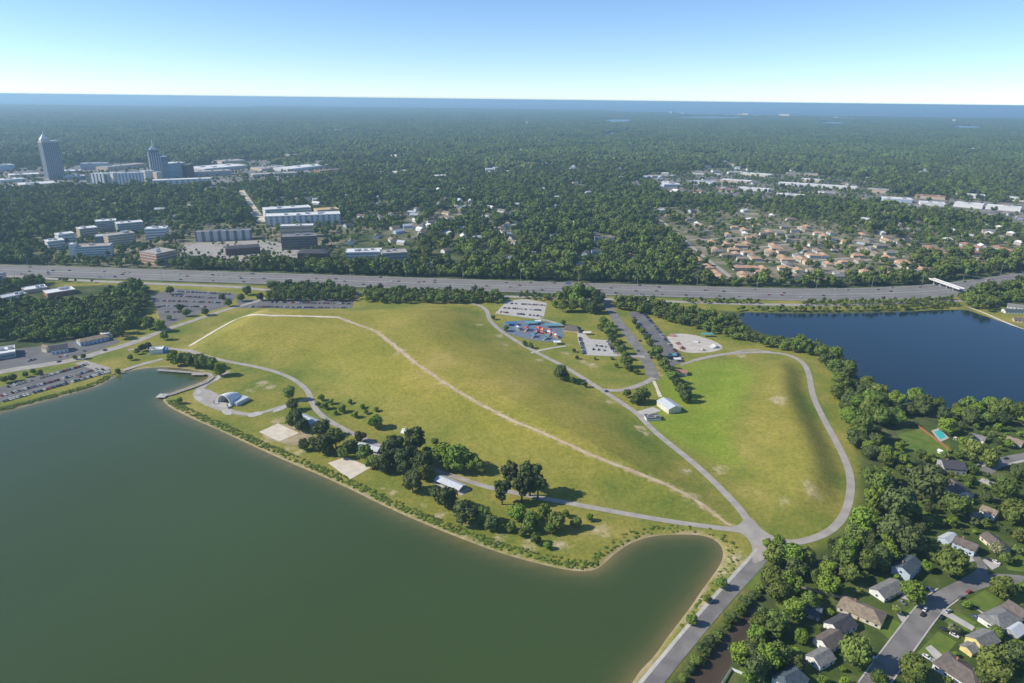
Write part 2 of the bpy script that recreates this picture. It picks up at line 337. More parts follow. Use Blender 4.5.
# ---------------------------------------------------------------- sheets: roads, paths, lots
def ribbon(name, pts, width, m, z, label=None, terrain=True, smooth=2, kind='structure', step=6.0, wobble=0.0, cat=None, parent=None, is_px=True, side=0.0):
    p = (G(*np.array(pts, float).T) if terrain else PX(pts)) if is_px else np.asarray(pts, float)
    p = chaikin(p, smooth)
    L = np.r_[0, np.cumsum(np.linalg.norm(np.diff(p, axis=0), axis=1))]
    n = max(2, int(L[-1] / step)); s = np.linspace(0, L[-1], n + 1)
    q = np.stack([np.interp(s, L, p[:, 0]), np.interp(s, L, p[:, 1])], -1)
    t = np.gradient(q, axis=0); t /= np.linalg.norm(t, axis=1)[:, None] + 1e-9; nn = np.stack([-t[:, 1], t[:, 0]], -1)
    wd = np.interp(s / L[-1], np.linspace(0, 1, len(width)), width) if hasattr(width, '__len__') else np.full(n + 1, width)
    wl = wd / 2 * (1 + wobble * (vnoise(q[:, 0], q[:, 1], 9, 1) - .5) * 2); wr = wd / 2 * (1 + wobble * (vnoise(q[:, 0], q[:, 1], 9, 2) - .5) * 2)
    cols = [q + nn * (wl * k)[:, None] + nn * side for k in (1, .33)] + [q - nn * (wr * k)[:, None] + nn * side for k in (.33, 1)]
    V = np.stack(cols, 1).reshape(-1, 2); zz = ground_z(V[:, 0], V[:, 1]) + z
    V = np.column_stack([V, zz]); k = 4
    F = [(i * k + j, i * k + j + 1, (i + 1) * k + j + 1, (i + 1) * k + j) for i in range(n) for j in range(k - 1)]
    F = [f[::-1] for f in F] if True else F
    me = mesh(name, V, F, m)
    if me.polygons and me.polygons[0].normal.z < 0: me.flip_normals()
    return tag(ob(name, me, parent), label, cat, kind=kind if parent is None else None)
def sheet(name, pts, m, z, label=None, smooth=0, kind='structure', wob=0.0, parent=None):
    p = PX(pts)
    if smooth: p = chaikin(p, smooth, True)
    bm = bmesh.new(); vs_ = [bm.verts.new((x, y, z)) for x, y in p]; f = bm.faces.new(vs_)
    bmesh.ops.triangulate(bm, faces=[f]); me = bpy.data.meshes.new(name); bm.normal_update(); bm.to_mesh(me); bm.free()
    if me.polygons[0].normal.z < 0: me.flip_normals()
    me.materials.append(m); return tag(ob(name, me, parent), label, kind=kind if parent is None else None)
I64 = [(-300,261),(0,270),(256,278),(512,286.5),(700,292),(800,295),(880,294),(950,290.5),(1010,282),(1090,272),(1250,258)]
ribbon('highway', I64, 70, M['highway'], .30, 'wide grey interstate highway crossing behind the park', False, 3, step=25)
def offset_line(pts, off, smooth=3, terrain=False):
    p = chaikin(PX(pts), smooth); t = np.gradient(p, axis=0); t /= np.linalg.norm(t, axis=1)[:, None]
    return p + np.stack([-t[:, 1], t[:, 0]], -1) * off
for off, wd in ((33.5, .5), (30, .35), (1.5, .5), (-1.5, .5), (-30, .35), (-33.5, .5), (12, .4), (-12, .4)):
    ribbon('lane_line', offset_line(I64, off), wd, M['line'], .42, 'painted line along the interstate highway', False, 0, step=25, is_px=False)
ribbon('barrier', offset_line(I64, 0), .8, M['concrete'], 1.1, 'low pale concrete median barrier along the interstate', False, 0, step=25, is_px=False)
ribbon('barrier_wall', offset_line(I64, 15.5), .7, M['concrete'], 1.1, 'far low concrete barrier between the highway lanes', False, 0, step=25, is_px=False)
ribbon('frontage_road', [(-60,272),(45,278.5),(100,281.5),(170,284.5),(240,287),(262,290),(300,292),(400,294),(520,297),(610,299),(680,302),(770,305),(860,305),(950,300),(985,303)], 11, M['path'], .2, 'pale service road between park and interstate', False, 2, step=15)
LOOP = [(128,350),(160,347),(188,350),(208,357),(232,362.5),(258,367),(280,373),(297,381),(309,392),(312,404),(321,416),(343,429),(367,440),(410,460),(440,472),(465,480),(486,487),(525,495),(562,502),(600,509),(640,516.5),(680,523),(714,527.5),(745,531),(760,533)]
ribbon('lake_loop_path', LOOP, 5.5, M['path'], .14, 'pale asphalt path skirting the foot of the big mound')
ribbon('mound_path', [(470,303),(482,306),(488,312),(489,320),(499,330),(520,343.5),(545,357),(560,364),(575,373),(600,389),(620,402),(637,413),(648,425),(655,432),(672,446),(690,460),(708,476),(725,493),(740,509),(749,522),(757,531)], 6.0, M['path'], .15, 'grey path running down between the two grass mounds')
ribbon('knoll_path', [(757,531),(768,540),(785,544),(803,541.5),(822,536),(838,525),(847,510),(851.5,488),(849,468),(837,443),(823,418),(812,395),(809,372),(802,361),(786,354),(765,352),(735,353),(712,356),(692,361)], 6.0, M['path'], .16, 'loop path around the smaller grass mound')
ribbon('access_road', [(757,531),(764,543),(762,556),(750,569),(735,585),(715,607),(686,641),(662,670),(640,697),(600,745)], 10, M['road'], .19, 'grey two-lane access road running beside the lake')
ribbon('pavement', [(757,549),(748,560),(733,576),(711,600),(681,634),(656,664),(634,690),(594,738)], 2.2, M['concrete'], .23, 'narrow pale pavement along the lake side of the access road')
sheet('junction', [(730,528),(740,524.5),(745,518),(752,518),(760,528),(772,536.5),(788,540),(800,540),(800,549),(784,551),(772,551),(764,560),(752,565),(753,552),(750,541),(742,534)], M['path'], .21, 'paved junction where the park paths meet', 1)
ribbon('ridge_trail', [(190,346),(205,337),(225,325),(243,316.5),(256,316),(290,316),(325,317),(340,317.5)], 5.5, M['sand'], .3, 'pale gravel track over the end of the mound', wobble=.3)
ribbon('worn_trail', [(338,317.5),(356,324),(378,332),(386,339),(401,351),(416,364),(441,381),(473,400),(510,420),(555,439),(575,448),(605,461),(625,468),(663,483),(686,494),(708,509),(724,521),(731,526)], [5.5, 4, 5, 3.2, 3.4, 2.6, 3, 2.2], M['dirt'], .2, 'worn dirt trail along the crest of the big mound', wobble=.6, step=3)
# ---------------------------------------------------------------- more sheets: lots, courts, streets
ribbon('bandshell_drive', [(229,371),(222,376),(212,381),(203,386),(196,393),(203,401),(216,407),(232,412),(248,415),(262,413),(280,407),(298,401),(311,399)], [4,5,7,9,9,8,7,6,5,4.5,4], M['path'], .12, 'grey drive curving around the white bandshell')
sheet('bandshell_apron', [(196,390),(206,388),(222,396),(228,404),(214,408),(200,400)], M['path'], .10, 'grey paved apron before the white bandshell', 2)
for i, q in enumerate(([(213,378),(219,374),(222,377),(215,382)], [(195,391),(199,389),(202,392),(197,395)], [(193,397),(200,396),(204,401),(197,401)], [(221,410),(229,410),(233,415),(224,415)], [(246,414),(262,411),(264,414),(250,418)], [(272,411),(288,404),(287,408),(274,413)])):
    sheet('concrete_pad', q, M['concrete'], .16, 'small pale concrete pad beside the bandshell drive', 1)
sheet('sand_patch', [(258,436),(273,426),(285,423),(310,433),(314,441),(295,446),(284,444)], mat('trodden_earth', (.30,.24,.14), .95, (.44,.36,.22), .12), .05, 'trodden earth around the upper sand court', 2)
sheet('sand_court', [(259,432),(278,423.5),(299,433),(279,441.5)], M['sand'], .10, 'pale sand volleyball court nearest the bandshell')
sheet('sand_court', [(328,463),(346,457),(371,467.5),(350,479.5)], M['sand'], .10, 'pale sand volleyball court below the dark oaks')
SHORE_GRASS = None
# west side
ribbon('west_road', [(-60,385),(0,371.5),(45,365),(77,359.5),(98,353),(123,346),(140,340),(164,330),(198,319),(225,310),(240,306),(262,300),(270,296)], [14,14,14,13,13,10,9,8,8,8], M['path'], .13, 'pale road curving from the lakeside lot to the interstate lots', False)
sheet('lakeside_lot', [(-40,412),(0,402.5),(60,385.5),(112,371.5),(104,366),(88,362),(68,368),(33,377),(0,387),(-40,396)], M['asphalt'], .09, 'long lakeside car park')
ribbon('lot_link', [(80,362),(93,366),(106,370)], 12, M['path'], .15, 'paved mouth of the lakeside car park', False)
sheet('restaurant_lot', [(-20,372),(-20,352),(45,346),(100,336),(122,341),(100,350),(70,358),(40,364)], M['asphalt'], .07, 'dark asphalt around the lakeside restaurants')
sheet('overflow_lot', [(149,296),(174,288.5),(238,294),(228,306),(188,317),(164,328),(156,308)], M['asphalt'], .09, 'large car park left of the big mound')
sheet('upper_lot', [(236,300),(300,297),(354,300),(352,309.5),(300,309),(240,308)], M['asphalt'], .09, 'narrow car park behind the big mound')
sheet('beach_path', [(120,370),(142,363),(163,358.2),(163,359.8),(145,364.6),(124,371.2)], M['path'], .12, 'pale walk curving along the lake head', 0)
ribbon('shore_track', [(968,307),(985,313),(1000,319.5),(1024,329),(1060,342)], 4, M['sand'], .12, 'pale bank track along the corner of the blue lake', False)
# middle: play area
sheet('main_lot', [(495,313.5),(507,301),(525,299),(547,303),(544,316),(539,319.5)], M['concrete'], .09, 'pale concrete car park behind the playground')
sheet('small_lot', [(577,331),(585,334),(590,339),(610,340.5),(618,356.5),(584,355),(578,341)], M['concrete'], .09, 'small pale car park beside the playground')
ribbon('lot_drive', [(540,319),(560,324),(575,329),(583,334)], 7, M['path'], .13, 'short drive between the two pale car parks', False)
sheet('play_surface', [(499,327),(514,320),(540,321),(562,326),(565,337),(554,342.5),(528,339.5),(507,333)], mat('blue_play_surface', (.10,.15,.24), .85, (.20,.22,.26), .25), .08, 'blue rubber surface of the playground', 1)
ribbon('play_path', [(531,353),(545,349),(566,346)], 4, M['concrete'], .17, 'pale path to the playground gate')
ribbon('entry_road', [(600,291),(607,303),(615,318),(626,331),(636,345),(644,356),(651,369),(654,380)], 13, M['road'], .14, 'tree-lined entry road from the service road', False)
ribbon('entry_branch', [(654,378),(646,382.5),(636,386.5),(620,391),(604,390)], 7, M['path'], .16, 'short branch joining the entry road to the mound path', False)
ribbon('dirt_cut', [(654,381),(657,388),(660,397)], 3.5, M['sand'], .14, 'pale dirt cut-through below the entry road', False, wobble=.3)
ribbon('small_lot_exit', [(617,355),(632,356),(645,357)], 8, M['path'], .15, 'exit drive of the small car park', False)
sheet('long_lot', [(628,312),(644,312),(657,326),(670,343),(683,362),(672,367),(655,351),(640,332)], M['asphalt'], .09, 'long car park beside the skate park')
sheet('skate_ground', [(664,340),(671,333.5),(690,334),(706,338),(718,343),(723.5,347),(720,350.5),(705,353),(686,353),(675,349)], mat('skate_concrete', (.46,.42,.36), .85, (.58,.53,.46), .1), .11, 'pale concrete floor of the skate park', 2)
ribbon('skate_path', [(681,365),(700,359),(722,355),(750,349),(770,352)], 4, M['path'], .18, 'path along the skate park')
ribbon('shed_drive', [(640,414),(650,411),(657,409)], 11, M['concrete'], .18, 'pale concrete apron of the metal shed')
# streets of the neighbourhood
STREET = [(820,760),(855,712),(880,675),(905,641),(930,607),(948,594),(968,584),(986,570),(975,556),(965,545)]
ribbon('residential_street', STREET, [11,11,11,11,11,11,10,9,6,5], M['road'], .12, 'grey residential street with a bend', False, 2, step=5)
ribbon('side_street', [(955,592),(985,580),(1010,578),(1050,584),(1100,590)], 9, M['road'], .10, 'side street leaving the bend', False, 2)
ribbon('upper_street', [(985,472),(1003,460),(1030,455),(1100,452)], 9, M['road'], .12, 'street end among the upper houses', False)
for sgn in (-1, 1):
    p = chaikin(PX(STREET[:6]), 2); t = np.gradient(p, axis=0); t /= np.linalg.norm(t, axis=1)[:, None]
    ribbon('kerb', p + np.stack([-t[:, 1], t[:, 0]], -1) * (sgn * 5.9), .8, M['concrete'], .24, 'pale concrete kerb strip along the residential street', False, 0, is_px=False)
for q in ([(893,608),(897,605),(908,621),(903,624)], [(938,612),(943,608),(975,627),(972,631)], [(965,600),(972,606),(992,617),(986,617)], [(925,648),(931,645),(948,660),(940,664)], [(982,560),(990,558),(1000,566),(992,570)], [(982,478),(1012,488),(1010,492),(978,482)], [(978,462),(1024,453),(1024,462),(985,470)], [(960,550),(975,552),(982,560),(970,562)], [(905,590),(920,596),(915,602),(900,598)]):
    sheet('driveway', q, M['concrete'], .09, 'short concrete driveway of a house', 0)
YARD = mat('mown_lawn', (.085,.15,.018), .95, (.15,.20,.035), .12)
for q in ([(876,628),(890,618),(905,625),(891,641)], [(917,653),(938,631),(957,642),(940,662)], [(944,621),(957,611),(977,623),(962,634)], [(960,604),(985,590),(1002,600),(988,615),(970,608)], [(898,616),(915,604),(921,612),(908,621)], [(845,585),(862,590),(858,600),(840,598)], [(898,434),(922,428),(950,446),(945,458),(905,452)], [(915,500),(932,497),(945,525),(925,520)], [(970,472),(998,482),(1000,492),(975,484)], [(1000,555),(1024,552),(1024,572),(1008,570)], [(1005,600),(1024,590),(1024,604),(1012,608)], [(735,672),(742,666),(770,682),(760,690)],
          [(775,604),(790,596),(798,606),(784,614)], [(740,586),(765,565),(785,560),(770,575),(752,592)]):
    sheet('lawn', q, YARD, .05, 'mown green lawn of a house', 0)
ribbon('apartment_street', [(648,213),(668,225),(684,240),(705,258),(722,270),(735,281)], 8, M['path'], .12, 'pale street between rows of orange-roofed apartments', False, 1, step=15)
for q in ([(742,249),(800,243)], [(740,262),(790,262),(850,258)], [(690,240),(780,236),(850,240)], [(560,212),(650,206),(760,214)], [(850,262),(905,256)], [(760,228),(840,238),(880,244)]):
    ribbon('far_street', q, 9, M['path'], .12, 'pale street in the apartment district', False, 1, step=20)
ribbon('boulevard', [(560,185),(700,183),(850,196),(960,212),(1080,236)], 24, M['path'], .2, 'wide pale boulevard along the commercial strip', False, 2, step=30)
ribbon('boulevard', [(-50,193),(100,196),(250,190),(420,180),(560,185)], 20, M['path'], .2, 'wide boulevard in front of the downtown blocks', False, 2, step=30)
ribbon('avenue', [(262,222),(250,205),(240,190)], 22, M['sand'], .2, 'pale building plot beside the white apartments', False, 1, step=30)
sheet('office_lot', [(175,262),(185,244),(262,240),(300,246),(296,262)], M['path'], .08, 'car park among the brick offices')
sheet('depot_yard', [(640,176),(720,168),(860,178),(900,190),(870,203),(720,202),(660,192)], mat('yard', (.15,.145,.14), .9, (.27,.25,.23), .02), .07, 'pale paved yards of the commercial strip')
sheet('depot_yard', [(870,194),(1060,206),(1080,226),(985,222),(880,204)], bpy.data.materials['yard'], .06, 'pale paved yards at the far end of the commercial strip')
sheet('mall_lot', [(-60,190),(-60,172),(90,164),(250,160),(340,160),(342,174),(250,186),(100,190)], bpy.data.materials['yard'], .07, 'pale paved lots around the downtown towers')
sheet('sports_field', [(415,166),(432,161),(448,161),(440,168),(420,169)], mat('dry_field', (.26,.26,.08), .95), .15, 'pale yellow-green field in the far woods', 1)
LAKELETS = [([(596,120.5),(612,118.8),(634,119.5),(636,121.5),(615,122.4)]), ([(597,134),(606,131.5),(618,132),(632,129.5),(634,131.5),(620,134.5),(604,136.5)]), ([(414,149),(422,145),(432,145),(430,149),(418,151.5)]), ([(940,126.5),(960,125.3),(990,126.5),(978,128),(955,127.8)]), ([(806,122.5),(830,121.5),(852,122.5),(835,123.8)]), ([(655,117.3),(700,116.3),(770,117.2),(720,118.3)])]
LM = water_mat('inlet_water', (.10,.16,.20), (.10,.16,.20), .25, .2)
for q in LAKELETS: sheet('inlet', q, LM, .4, 'pale inlet of water shining in the far woods', 1)
# ---------------------------------------------------------------- tree prototypes
def leaf_mat(name, c1, c2, hue=.02, val=.25):
    m = bpy.data.materials.new(name); m.use_nodes = True; t = m.node_tree; b = t.nodes['Principled BSDF']; N = t.nodes.new; Lk = t.links.new
    b.inputs['Roughness'].default_value = .75; b.inputs['Specular IOR Level'].default_value = .15
    oi = N('ShaderNodeObjectInfo'); geo = N('ShaderNodeNewGeometry')
    n = N('ShaderNodeTexNoise'); n.inputs['Scale'].default_value = .45; n.inputs['Detail'].default_value = 3; Lk(geo.outputs['Position'], n.inputs['Vector'])
    r = N('ShaderNodeValToRGB'); r.color_ramp.elements[0].position = .35; r.color_ramp.elements[1].position = .65
    r.color_ramp.elements[0].color = (*c1, 1); r.color_ramp.elements[1].color = (*c2, 1); Lk(n.outputs['Fac'], r.inputs['Fac'])
    hs = N('ShaderNodeHueSaturation')
    a = N('ShaderNodeMapRange'); a.inputs[3].default_value = .5 - hue; a.inputs[4].default_value = .5 + hue * .6; Lk(oi.outputs['Random'], a.inputs[0])
    mu = N('ShaderNodeMath'); mu.operation = 'MULTIPLY'; mu.inputs[1].default_value = 7.31; Lk(oi.outputs['Random'], mu.inputs[0])
    fr = N('ShaderNodeMath'); fr.operation = 'FRACT'; Lk(mu.outputs[0], fr.inputs[0])
    v = N('ShaderNodeMapRange'); v.inputs[3].default_value = 1 - val; v.inputs[4].default_value = 1 + val; Lk(fr.outputs[0], v.inputs[0])
    Lk(a.outputs[0], hs.inputs['Hue']); Lk(v.outputs[0], hs.inputs['Value']); Lk(r.outputs[0], hs.inputs['Color'])
    Lk(hs.outputs[0], b.inputs['Base Color'])
    return m
M['leaf'] = leaf_mat('broad_leaves', (.10,.15,.030), (.16,.205,.045), .022, .3)
M['leaf_bright'] = leaf_mat('bright_leaves', (.13,.21,.028), (.19,.27,.04), .015, .2)
M['leaf_dark'] = leaf_mat('dark_leaves', (.070,.10,.033), (.108,.137,.044), .02, .25)
M['leaf_pale'] = leaf_mat('pale_leaves', (.16,.18,.08), (.24,.25,.13), .01, .15)
ICO = {}
def ico(sub):
    if sub not in ICO:
        bm = bmesh.new(); bmesh.ops.create_icosphere(bm, subdivisions=sub, radius=1.0)
        ICO[sub] = (np.array([v.co[:] for v in bm.verts]), np.array([[v.index for v in f.verts] for f in bm.faces])); bm.free()
    return ICO[sub]
def crown_mesh(name, m, seed, nquad, qs, lobes=13, radius=5.0, base=3.0, top=12.0, style='round', core=2):
    g = np.random.default_rng(seed); V = []; F = []; n0 = 0
    L = []
    zc = (base + top) / 2; hz = (top - base) / 2
    for i in range(lobes):
        u = g.uniform(-.75, .85); a = i * 2.4 + g.uniform(-.5, .5)
        if style == 'cone': rr = (1 - (u + 1) / 2) * .75 + .08
        elif style == 'pine': rr = math.sqrt(max(0, 1 - u * u)) * g.uniform(.35, .75)
        else: rr = math.sqrt(1 - u * u) * g.uniform(.45, .68)
        c = np.array([rr * radius * math.cos(a), rr * radius * math.sin(a), zc + u * hz * .72])
        lr = radius * (g.uniform(.24, .46) if style != 'cone' else .22 + .3 * rr)
        if style == 'pine': lr *= .8
        L.append((c, lr))
    if style == 'round': L.append((np.array([0, 0, zc]), radius * .62))
    iv, jf = ico(core)
    for c, lr in L:
        k = 1 + .25 * (g.random(len(iv)) - .5)
        v = iv * (lr * .84 * k)[:, None] * np.array([1, 1, .85]) + c
        V.append(v); F.append(np.column_stack([jf, jf[:, 2]])[:, :3] + n0); n0 += len(v)
    T = [np.vstack(F)]; vt = np.vstack(V)
    w_ = np.array([lr ** 2 for c, lr in L]); w_ /= w_.sum()
    k = g.choice(len(L), nquad, p=w_); d = g.normal(size=(nquad, 3)); d /= np.linalg.norm(d, axis=1)[:, None]
    cc = np.array([L[i][0] for i in k]); rr = np.array([L[i][1] for i in k])
    pos = cc + d * (rr * g.uniform(.80, 1.28, nquad))[:, None] * np.array([1, 1, .9])
    nrm = d + g.normal(size=(nquad, 3)) * .45; nrm /= np.linalg.norm(nrm, axis=1)[:, None]
    t1 = np.cross(nrm, g.normal(size=(nquad, 3))); t1 /= np.linalg.norm(t1, axis=1)[:, None]; t2 = np.cross(nrm, t1)
    s1 = qs * g.uniform(.6, 1.3, nquad)[:, None]; s2 = qs * g.uniform(.6, 1.3, nquad)[:, None]
    q = np.stack([pos + t1 * s1, pos + t2 * s2 * .8, pos - t1 * s1, pos - t2 * s2 * .8], 1).reshape(-1, 3)
    qi = np.arange(nquad * 4).reshape(-1, 4) + n0
    return mesh(name, np.vstack([vt, q]), [list(f) for f in T[0]] + [list(f) for f in qi], m)
def trunk_mesh(name, h, r, seed, base):
    g = random.Random(seed); b = MB(); b.tube((0, 0, -.3), (g.uniform(-.2, .2), g.uniform(-.2, .2), h * .55), r, r * .65, 7)
    for i in range(5):
        a = i * 1.26 + g.uniform(-.3, .3); b.tube((0, 0, h * (.33 + .04 * i)), (math.cos(a) * h * .22, math.sin(a) * h * .22, h * (.6 + .05 * g.random())), r * .45, r * .15, 5)
    return b.mesh(name, M['bark'])
PROTO = {}
def proto(kind, m, seeds, **k):
    PROTO[kind] = []
    for s in seeds:
        kk = dict(nquad=1500, qs=.55, radius=5.0, base=1.1, top=10.0, lobes=17, style='round'); kk.update(k)
        c = crown_mesh('crown', M[m], s, **kk)
        t = trunk_mesh('trunk', kk['top'], .035 * kk['top'], s, kk['base'])
        PROTO[kind].append((c, t, kk['radius'], (kk['base'] + kk['top']) / 2, kk['top']))
proto('oak', 'leaf', (1, 2, 3, 4)); proto('bright', 'leaf_bright', (11, 12, 13)); proto('dark', 'leaf_dark', (21, 22, 23))
proto('pine', 'leaf_dark', (31, 32, 33), style='pine', base=2.2, top=14, lobes=24, radius=4.8)
proto('tall', 'leaf', (41, 42), base=1.6, top=14, lobes=22, radius=5.0)
proto('shrub', 'leaf', (51, 52, 53), base=.2, top=4.6, radius=2.8, lobes=9, nquad=380, qs=.42)
proto('brightshrub', 'leaf_bright', (54, 55), base=.3, top=5.2, radius=2.8, lobes=9, nquad=380, qs=.42)
proto('pale', 'leaf_pale', (61, 62), base=1.4, top=7.2, radius=3.6, lobes=10, nquad=600, qs=.4)
NTREE = [0]; TREE_XY = []
def tree_at(x, y, radius, kind, label, group, stretch=1.0, name=None):
    c, t, r0, zc, top = random.choice(PROTO[kind]); s = radius / r0
    nm = name or {'pine': 'pine_tree', 'shrub': 'shrub', 'brightshrub': 'shrub', 'pale': 'blossom_tree'}.get(kind, 'broadleaf_tree')
    e = empty(nm, (x, y, float(ground_z(x, y)[0]) - .05), random.uniform(0, 6.28), label, 'shrub' if nm == 'shrub' else 'tree', group)
    e.scale = (s, s, s * stretch); ob('crown', c, e)
    if kind not in ('shrub', 'brightshrub'): ob('trunk', t, e)
    NTREE[0] += 1; TREE_XY.append((x, y, radius)); return e
def tree(px, py, rpx, kind, label, group, stretch=1.0):
    c, t, r0, zc, top = PROTO[kind][0]; m = mpp(px, py); rad = rpx * m; z = zc * rad / r0 * stretch
    q = P(px, py, z); q = P(px, py, z + float(ground_z(q[0], q[1])[0])); return tree_at(q[0], q[1], rad, kind, label, group, stretch)
def fill(poly_px, spacing, rad, kinds, label, group, jit=.35, stretch=(.85, 1.2), limit=999, zc=6.0):
    p = PX(poly_px, zc); lo = p.min(0); hi = p.max(0); n = 0; pts = []
    for yy in np.arange(lo[1], hi[1], spacing):
        for xx in np.arange(lo[0], hi[0], spacing):
            x = xx + random.uniform(-jit, jit) * spacing + (.5 * spacing if int((yy - lo[1]) / spacing) % 2 else 0); y = yy + random.uniform(-jit, jit) * spacing
            if inside(np.array([x]), np.array([y]), p)[0] and float(ground_z(x, y)[0]) > -.5: pts.append((x, y))
    random.shuffle(pts)
    for x, y in pts[:limit]:
        k = random.choice(kinds); r_ = rad * random.uniform(.75, 1.25)
        w_ = ('large ' if r_ > rad * 1.1 else 'small ' if r_ < rad * .88 else '') + {'pine': 'dark pine', 'dark': 'dark oak', 'bright': 'bright green tree', 'oak': 'green oak', 'tall': 'tall green tree'}[k]
        tree_at(x, y, r_, k, label.replace('leafy tree', w_), group, random.uniform(*stretch))
# ---------------------------------------------------------------- trees of the park, one by one
def trees(lst, label, group):
    for px, py, r, k in lst: tree(px, py, r * (1.2 if r >= 5 and py > 350 and px < 740 else 1.0), k, label.replace('KIND', {'pine': 'tall dark pine', 'dark': 'dark oak', 'bright': 'bright green tree', 'oak': 'green oak', 'shrub': 'low shrub', 'brightshrub': 'bright low shrub', 'tall': 'tall green tree', 'pale': 'pale leaved tree'}[k]), group)
trees([(375,421,6,'bright'),(360,436,5,'dark'),(395,446,9,'pine'),(414,439,9,'pine'),(372,461,6,'oak'),(382,462,8,'dark'),(365,452,7,'oak'),(404,468,6,'dark'),(422,460,9,'dark'),(412,480,9,'dark'),(425,472,7,'oak'),(402,456,7,'pine'),(390,456,6,'pine'),(398,462,6,'dark'),(410,452,7,'pine'),(418,470,6,'dark'),(385,450,5,'pine'),(428,452,5,'oak')], 'KIND in the shady grove between the picnic shelters', 'trees of the picnic grove')
trees([(442,452,9,'bright'),(458,457,11,'bright'),(472,462,8,'bright'),(450,462,7,'bright'),(435,441,4,'oak'),(480,466,6,'oak')], 'KIND in the clump behind the open shelter', 'trees behind the open shelter')
trees([(445,496,10,'dark'),(465,512,10,'dark'),(484,514,7,'oak'),(492,522,7,'dark'),(510,526,5,'oak'),(522,533,4,'oak'),(436,492,6,'dark')], 'KIND on the lake slope below the open shelter', 'trees on the lake slope')
trees([(502,490,8,'pine'),(510,472,8,'pine'),(530,475,11,'pine'),(522,486,9,'pine'),(538,484,8,'pine'),(517,512,8,'bright'),(532,519,7,'bright'),(544,510,6,'bright'),(557,520,8,'oak'),(566,513,4,'bright'),(576,522,5,'oak'),(536,538,5,'oak'),(547,545,4,'bright'),(590,517,4,'bright'),(528,526,6,'oak'),(550,528,5,'oak')], 'KIND in the large clump at the lake bend', 'trees at the lake bend')
trees([(289,391,5,'tall'),(292,404,5,'dark'),(295,418,8,'dark'),(302,424,6,'dark'),(322,427,7,'dark'),(304,444,5,'dark'),(322,443,8,'dark'),(335,437,8,'oak'),(350,445,6,'dark'),(328,449,5,'dark'),(343,452,5,'oak'),(312,440,4,'oak')], 'KIND between the two sand courts', 'trees between the sand courts')
trees([(321,397,3.5,'bright'),(325,405,4,'bright'),(331,401,3.5,'brightshrub'),(342,408,4.5,'bright'),(350,401,2.5,'oak'),(355,414,4,'brightshrub'),(362,405,3,'brightshrub'),(335,412,3,'brightshrub'),(318,404,3,'oak'),(366,411,2.5,'oak'),(376,408,2.5,'bright')], 'KIND dotted on the foot of the mound', 'saplings on the foot of the mound')
trees([(170,357,4.5,'bright'),(177,359,5,'oak'),(184,358,5,'oak'),(191,360,5.5,'oak'),(198,360,5.5,'oak'),(205,361,5.5,'oak'),(212,362,5,'oak'),(220,368,6,'bright'),(174,354,4,'oak'),(188,356,4,'bright'),(201,357,4,'bright')], 'KIND in the row behind the boardwalk', 'trees behind the boardwalk')
trees([(179,400,4,'brightshrub'),(142,347,4,'dark'),(137,351,3,'oak'),(130,357,3,'oak'),(148,345,3.5,'dark'),(118,371,3,'shrub'),(75,357,2.4,'oak'),(83,356,2.8,'oak'),(25,374,3,'oak'),(33,371,3,'bright'),(12,377,4,'oak'),(4,379,4,'oak'),(40,372,3,'oak')], 'KIND on the grass verge of the lake head', 'trees on the lake head verge')
trees([(164,335,4.5,'bright'),(137,322,5,'bright'),(149,322,6.5,'oak'),(160,325,6,'bright'),(205,311,4,'oak'),(180,307,4,'dark'),(186,312,4,'oak'),(170,290,4,'oak'),(247,290,4.5,'dark'),(241,297,4,'oak'),(228,302,4,'oak'),(169,317,3,'brightshrub'),(260,296,4,'dark'),(222,296,3,'dark')], 'KIND beside the large car park left of the mound', 'trees around the left car park')
trees([(561,372,6,'dark'),(567,377,4,'oak'),(573,380,3.5,'oak'),(585,384,3,'dark'),(627,393,4.5,'oak'),(642,394,6.5,'oak'),(638,398,5,'dark'),(632,400,3,'oak'),(525,343,3,'oak'),(531,345,3,'oak'),(493,317,2.5,'oak'),(506,328,3,'bright'),(574,350,2,'dark'),(577,357,2,'dark'),(595,358,2,'shrub'),(612,358,2,'shrub'),(616,365,2.5,'oak'),(563,322,3,'oak')], 'KIND beside the paths around the playground', 'trees around the playground')
trees([(604,321,5,'oak'),(610,325,4.5,'bright'),(601,326,4,'oak'),(608,331,5,'oak'),(612,337,5,'dark'),(618,343,5,'oak'),(622,349,5,'dark'),(614,331,4,'oak'),(625,355,4.5,'oak'),(627,361,5,'oak'),(629,367,4,'dark'),(636,371,3,'oak')], 'KIND on the playground side of the entry road', 'trees along the entry road')
trees([(634,321,3,'oak'),(638,326,3,'dark'),(642,331,3.5,'oak'),(647,337,4,'dark'),(650,342,4,'oak'),(656,351,5.5,'oak'),(659,357,4,'dark'),(664,363,5,'oak'),(669,369,5,'dark'),(673,376,5.5,'oak'),(678,382,5,'dark'),(682,389,6,'oak'),(686,395,5.5,'dark')], 'KIND in the strip between entry road and long car park', 'trees beside the long car park')
trees([(561,296,6,'oak'),(569,293,8,'oak'),(578,292,8,'tall'),(588,293,8,'oak'),(597,297,8,'dark'),(583,303,7,'oak'),(573,305,6,'oak'),(563,305,6,'oak'),(592,307,6,'dark'),(601,307,5,'dark'),(555,303,4,'bright'),(575,298,7,'bright')], 'KIND in the big round clump by the entry road', 'big clump by the entry road')
trees([(768,543,5,'bright'),(779,541,7,'bright'),(722,583,5,'oak'),(707,598,4.5,'oak'),(692,619,5,'oak')], 'KIND standing by the access road near the junction', 'trees along the access road')
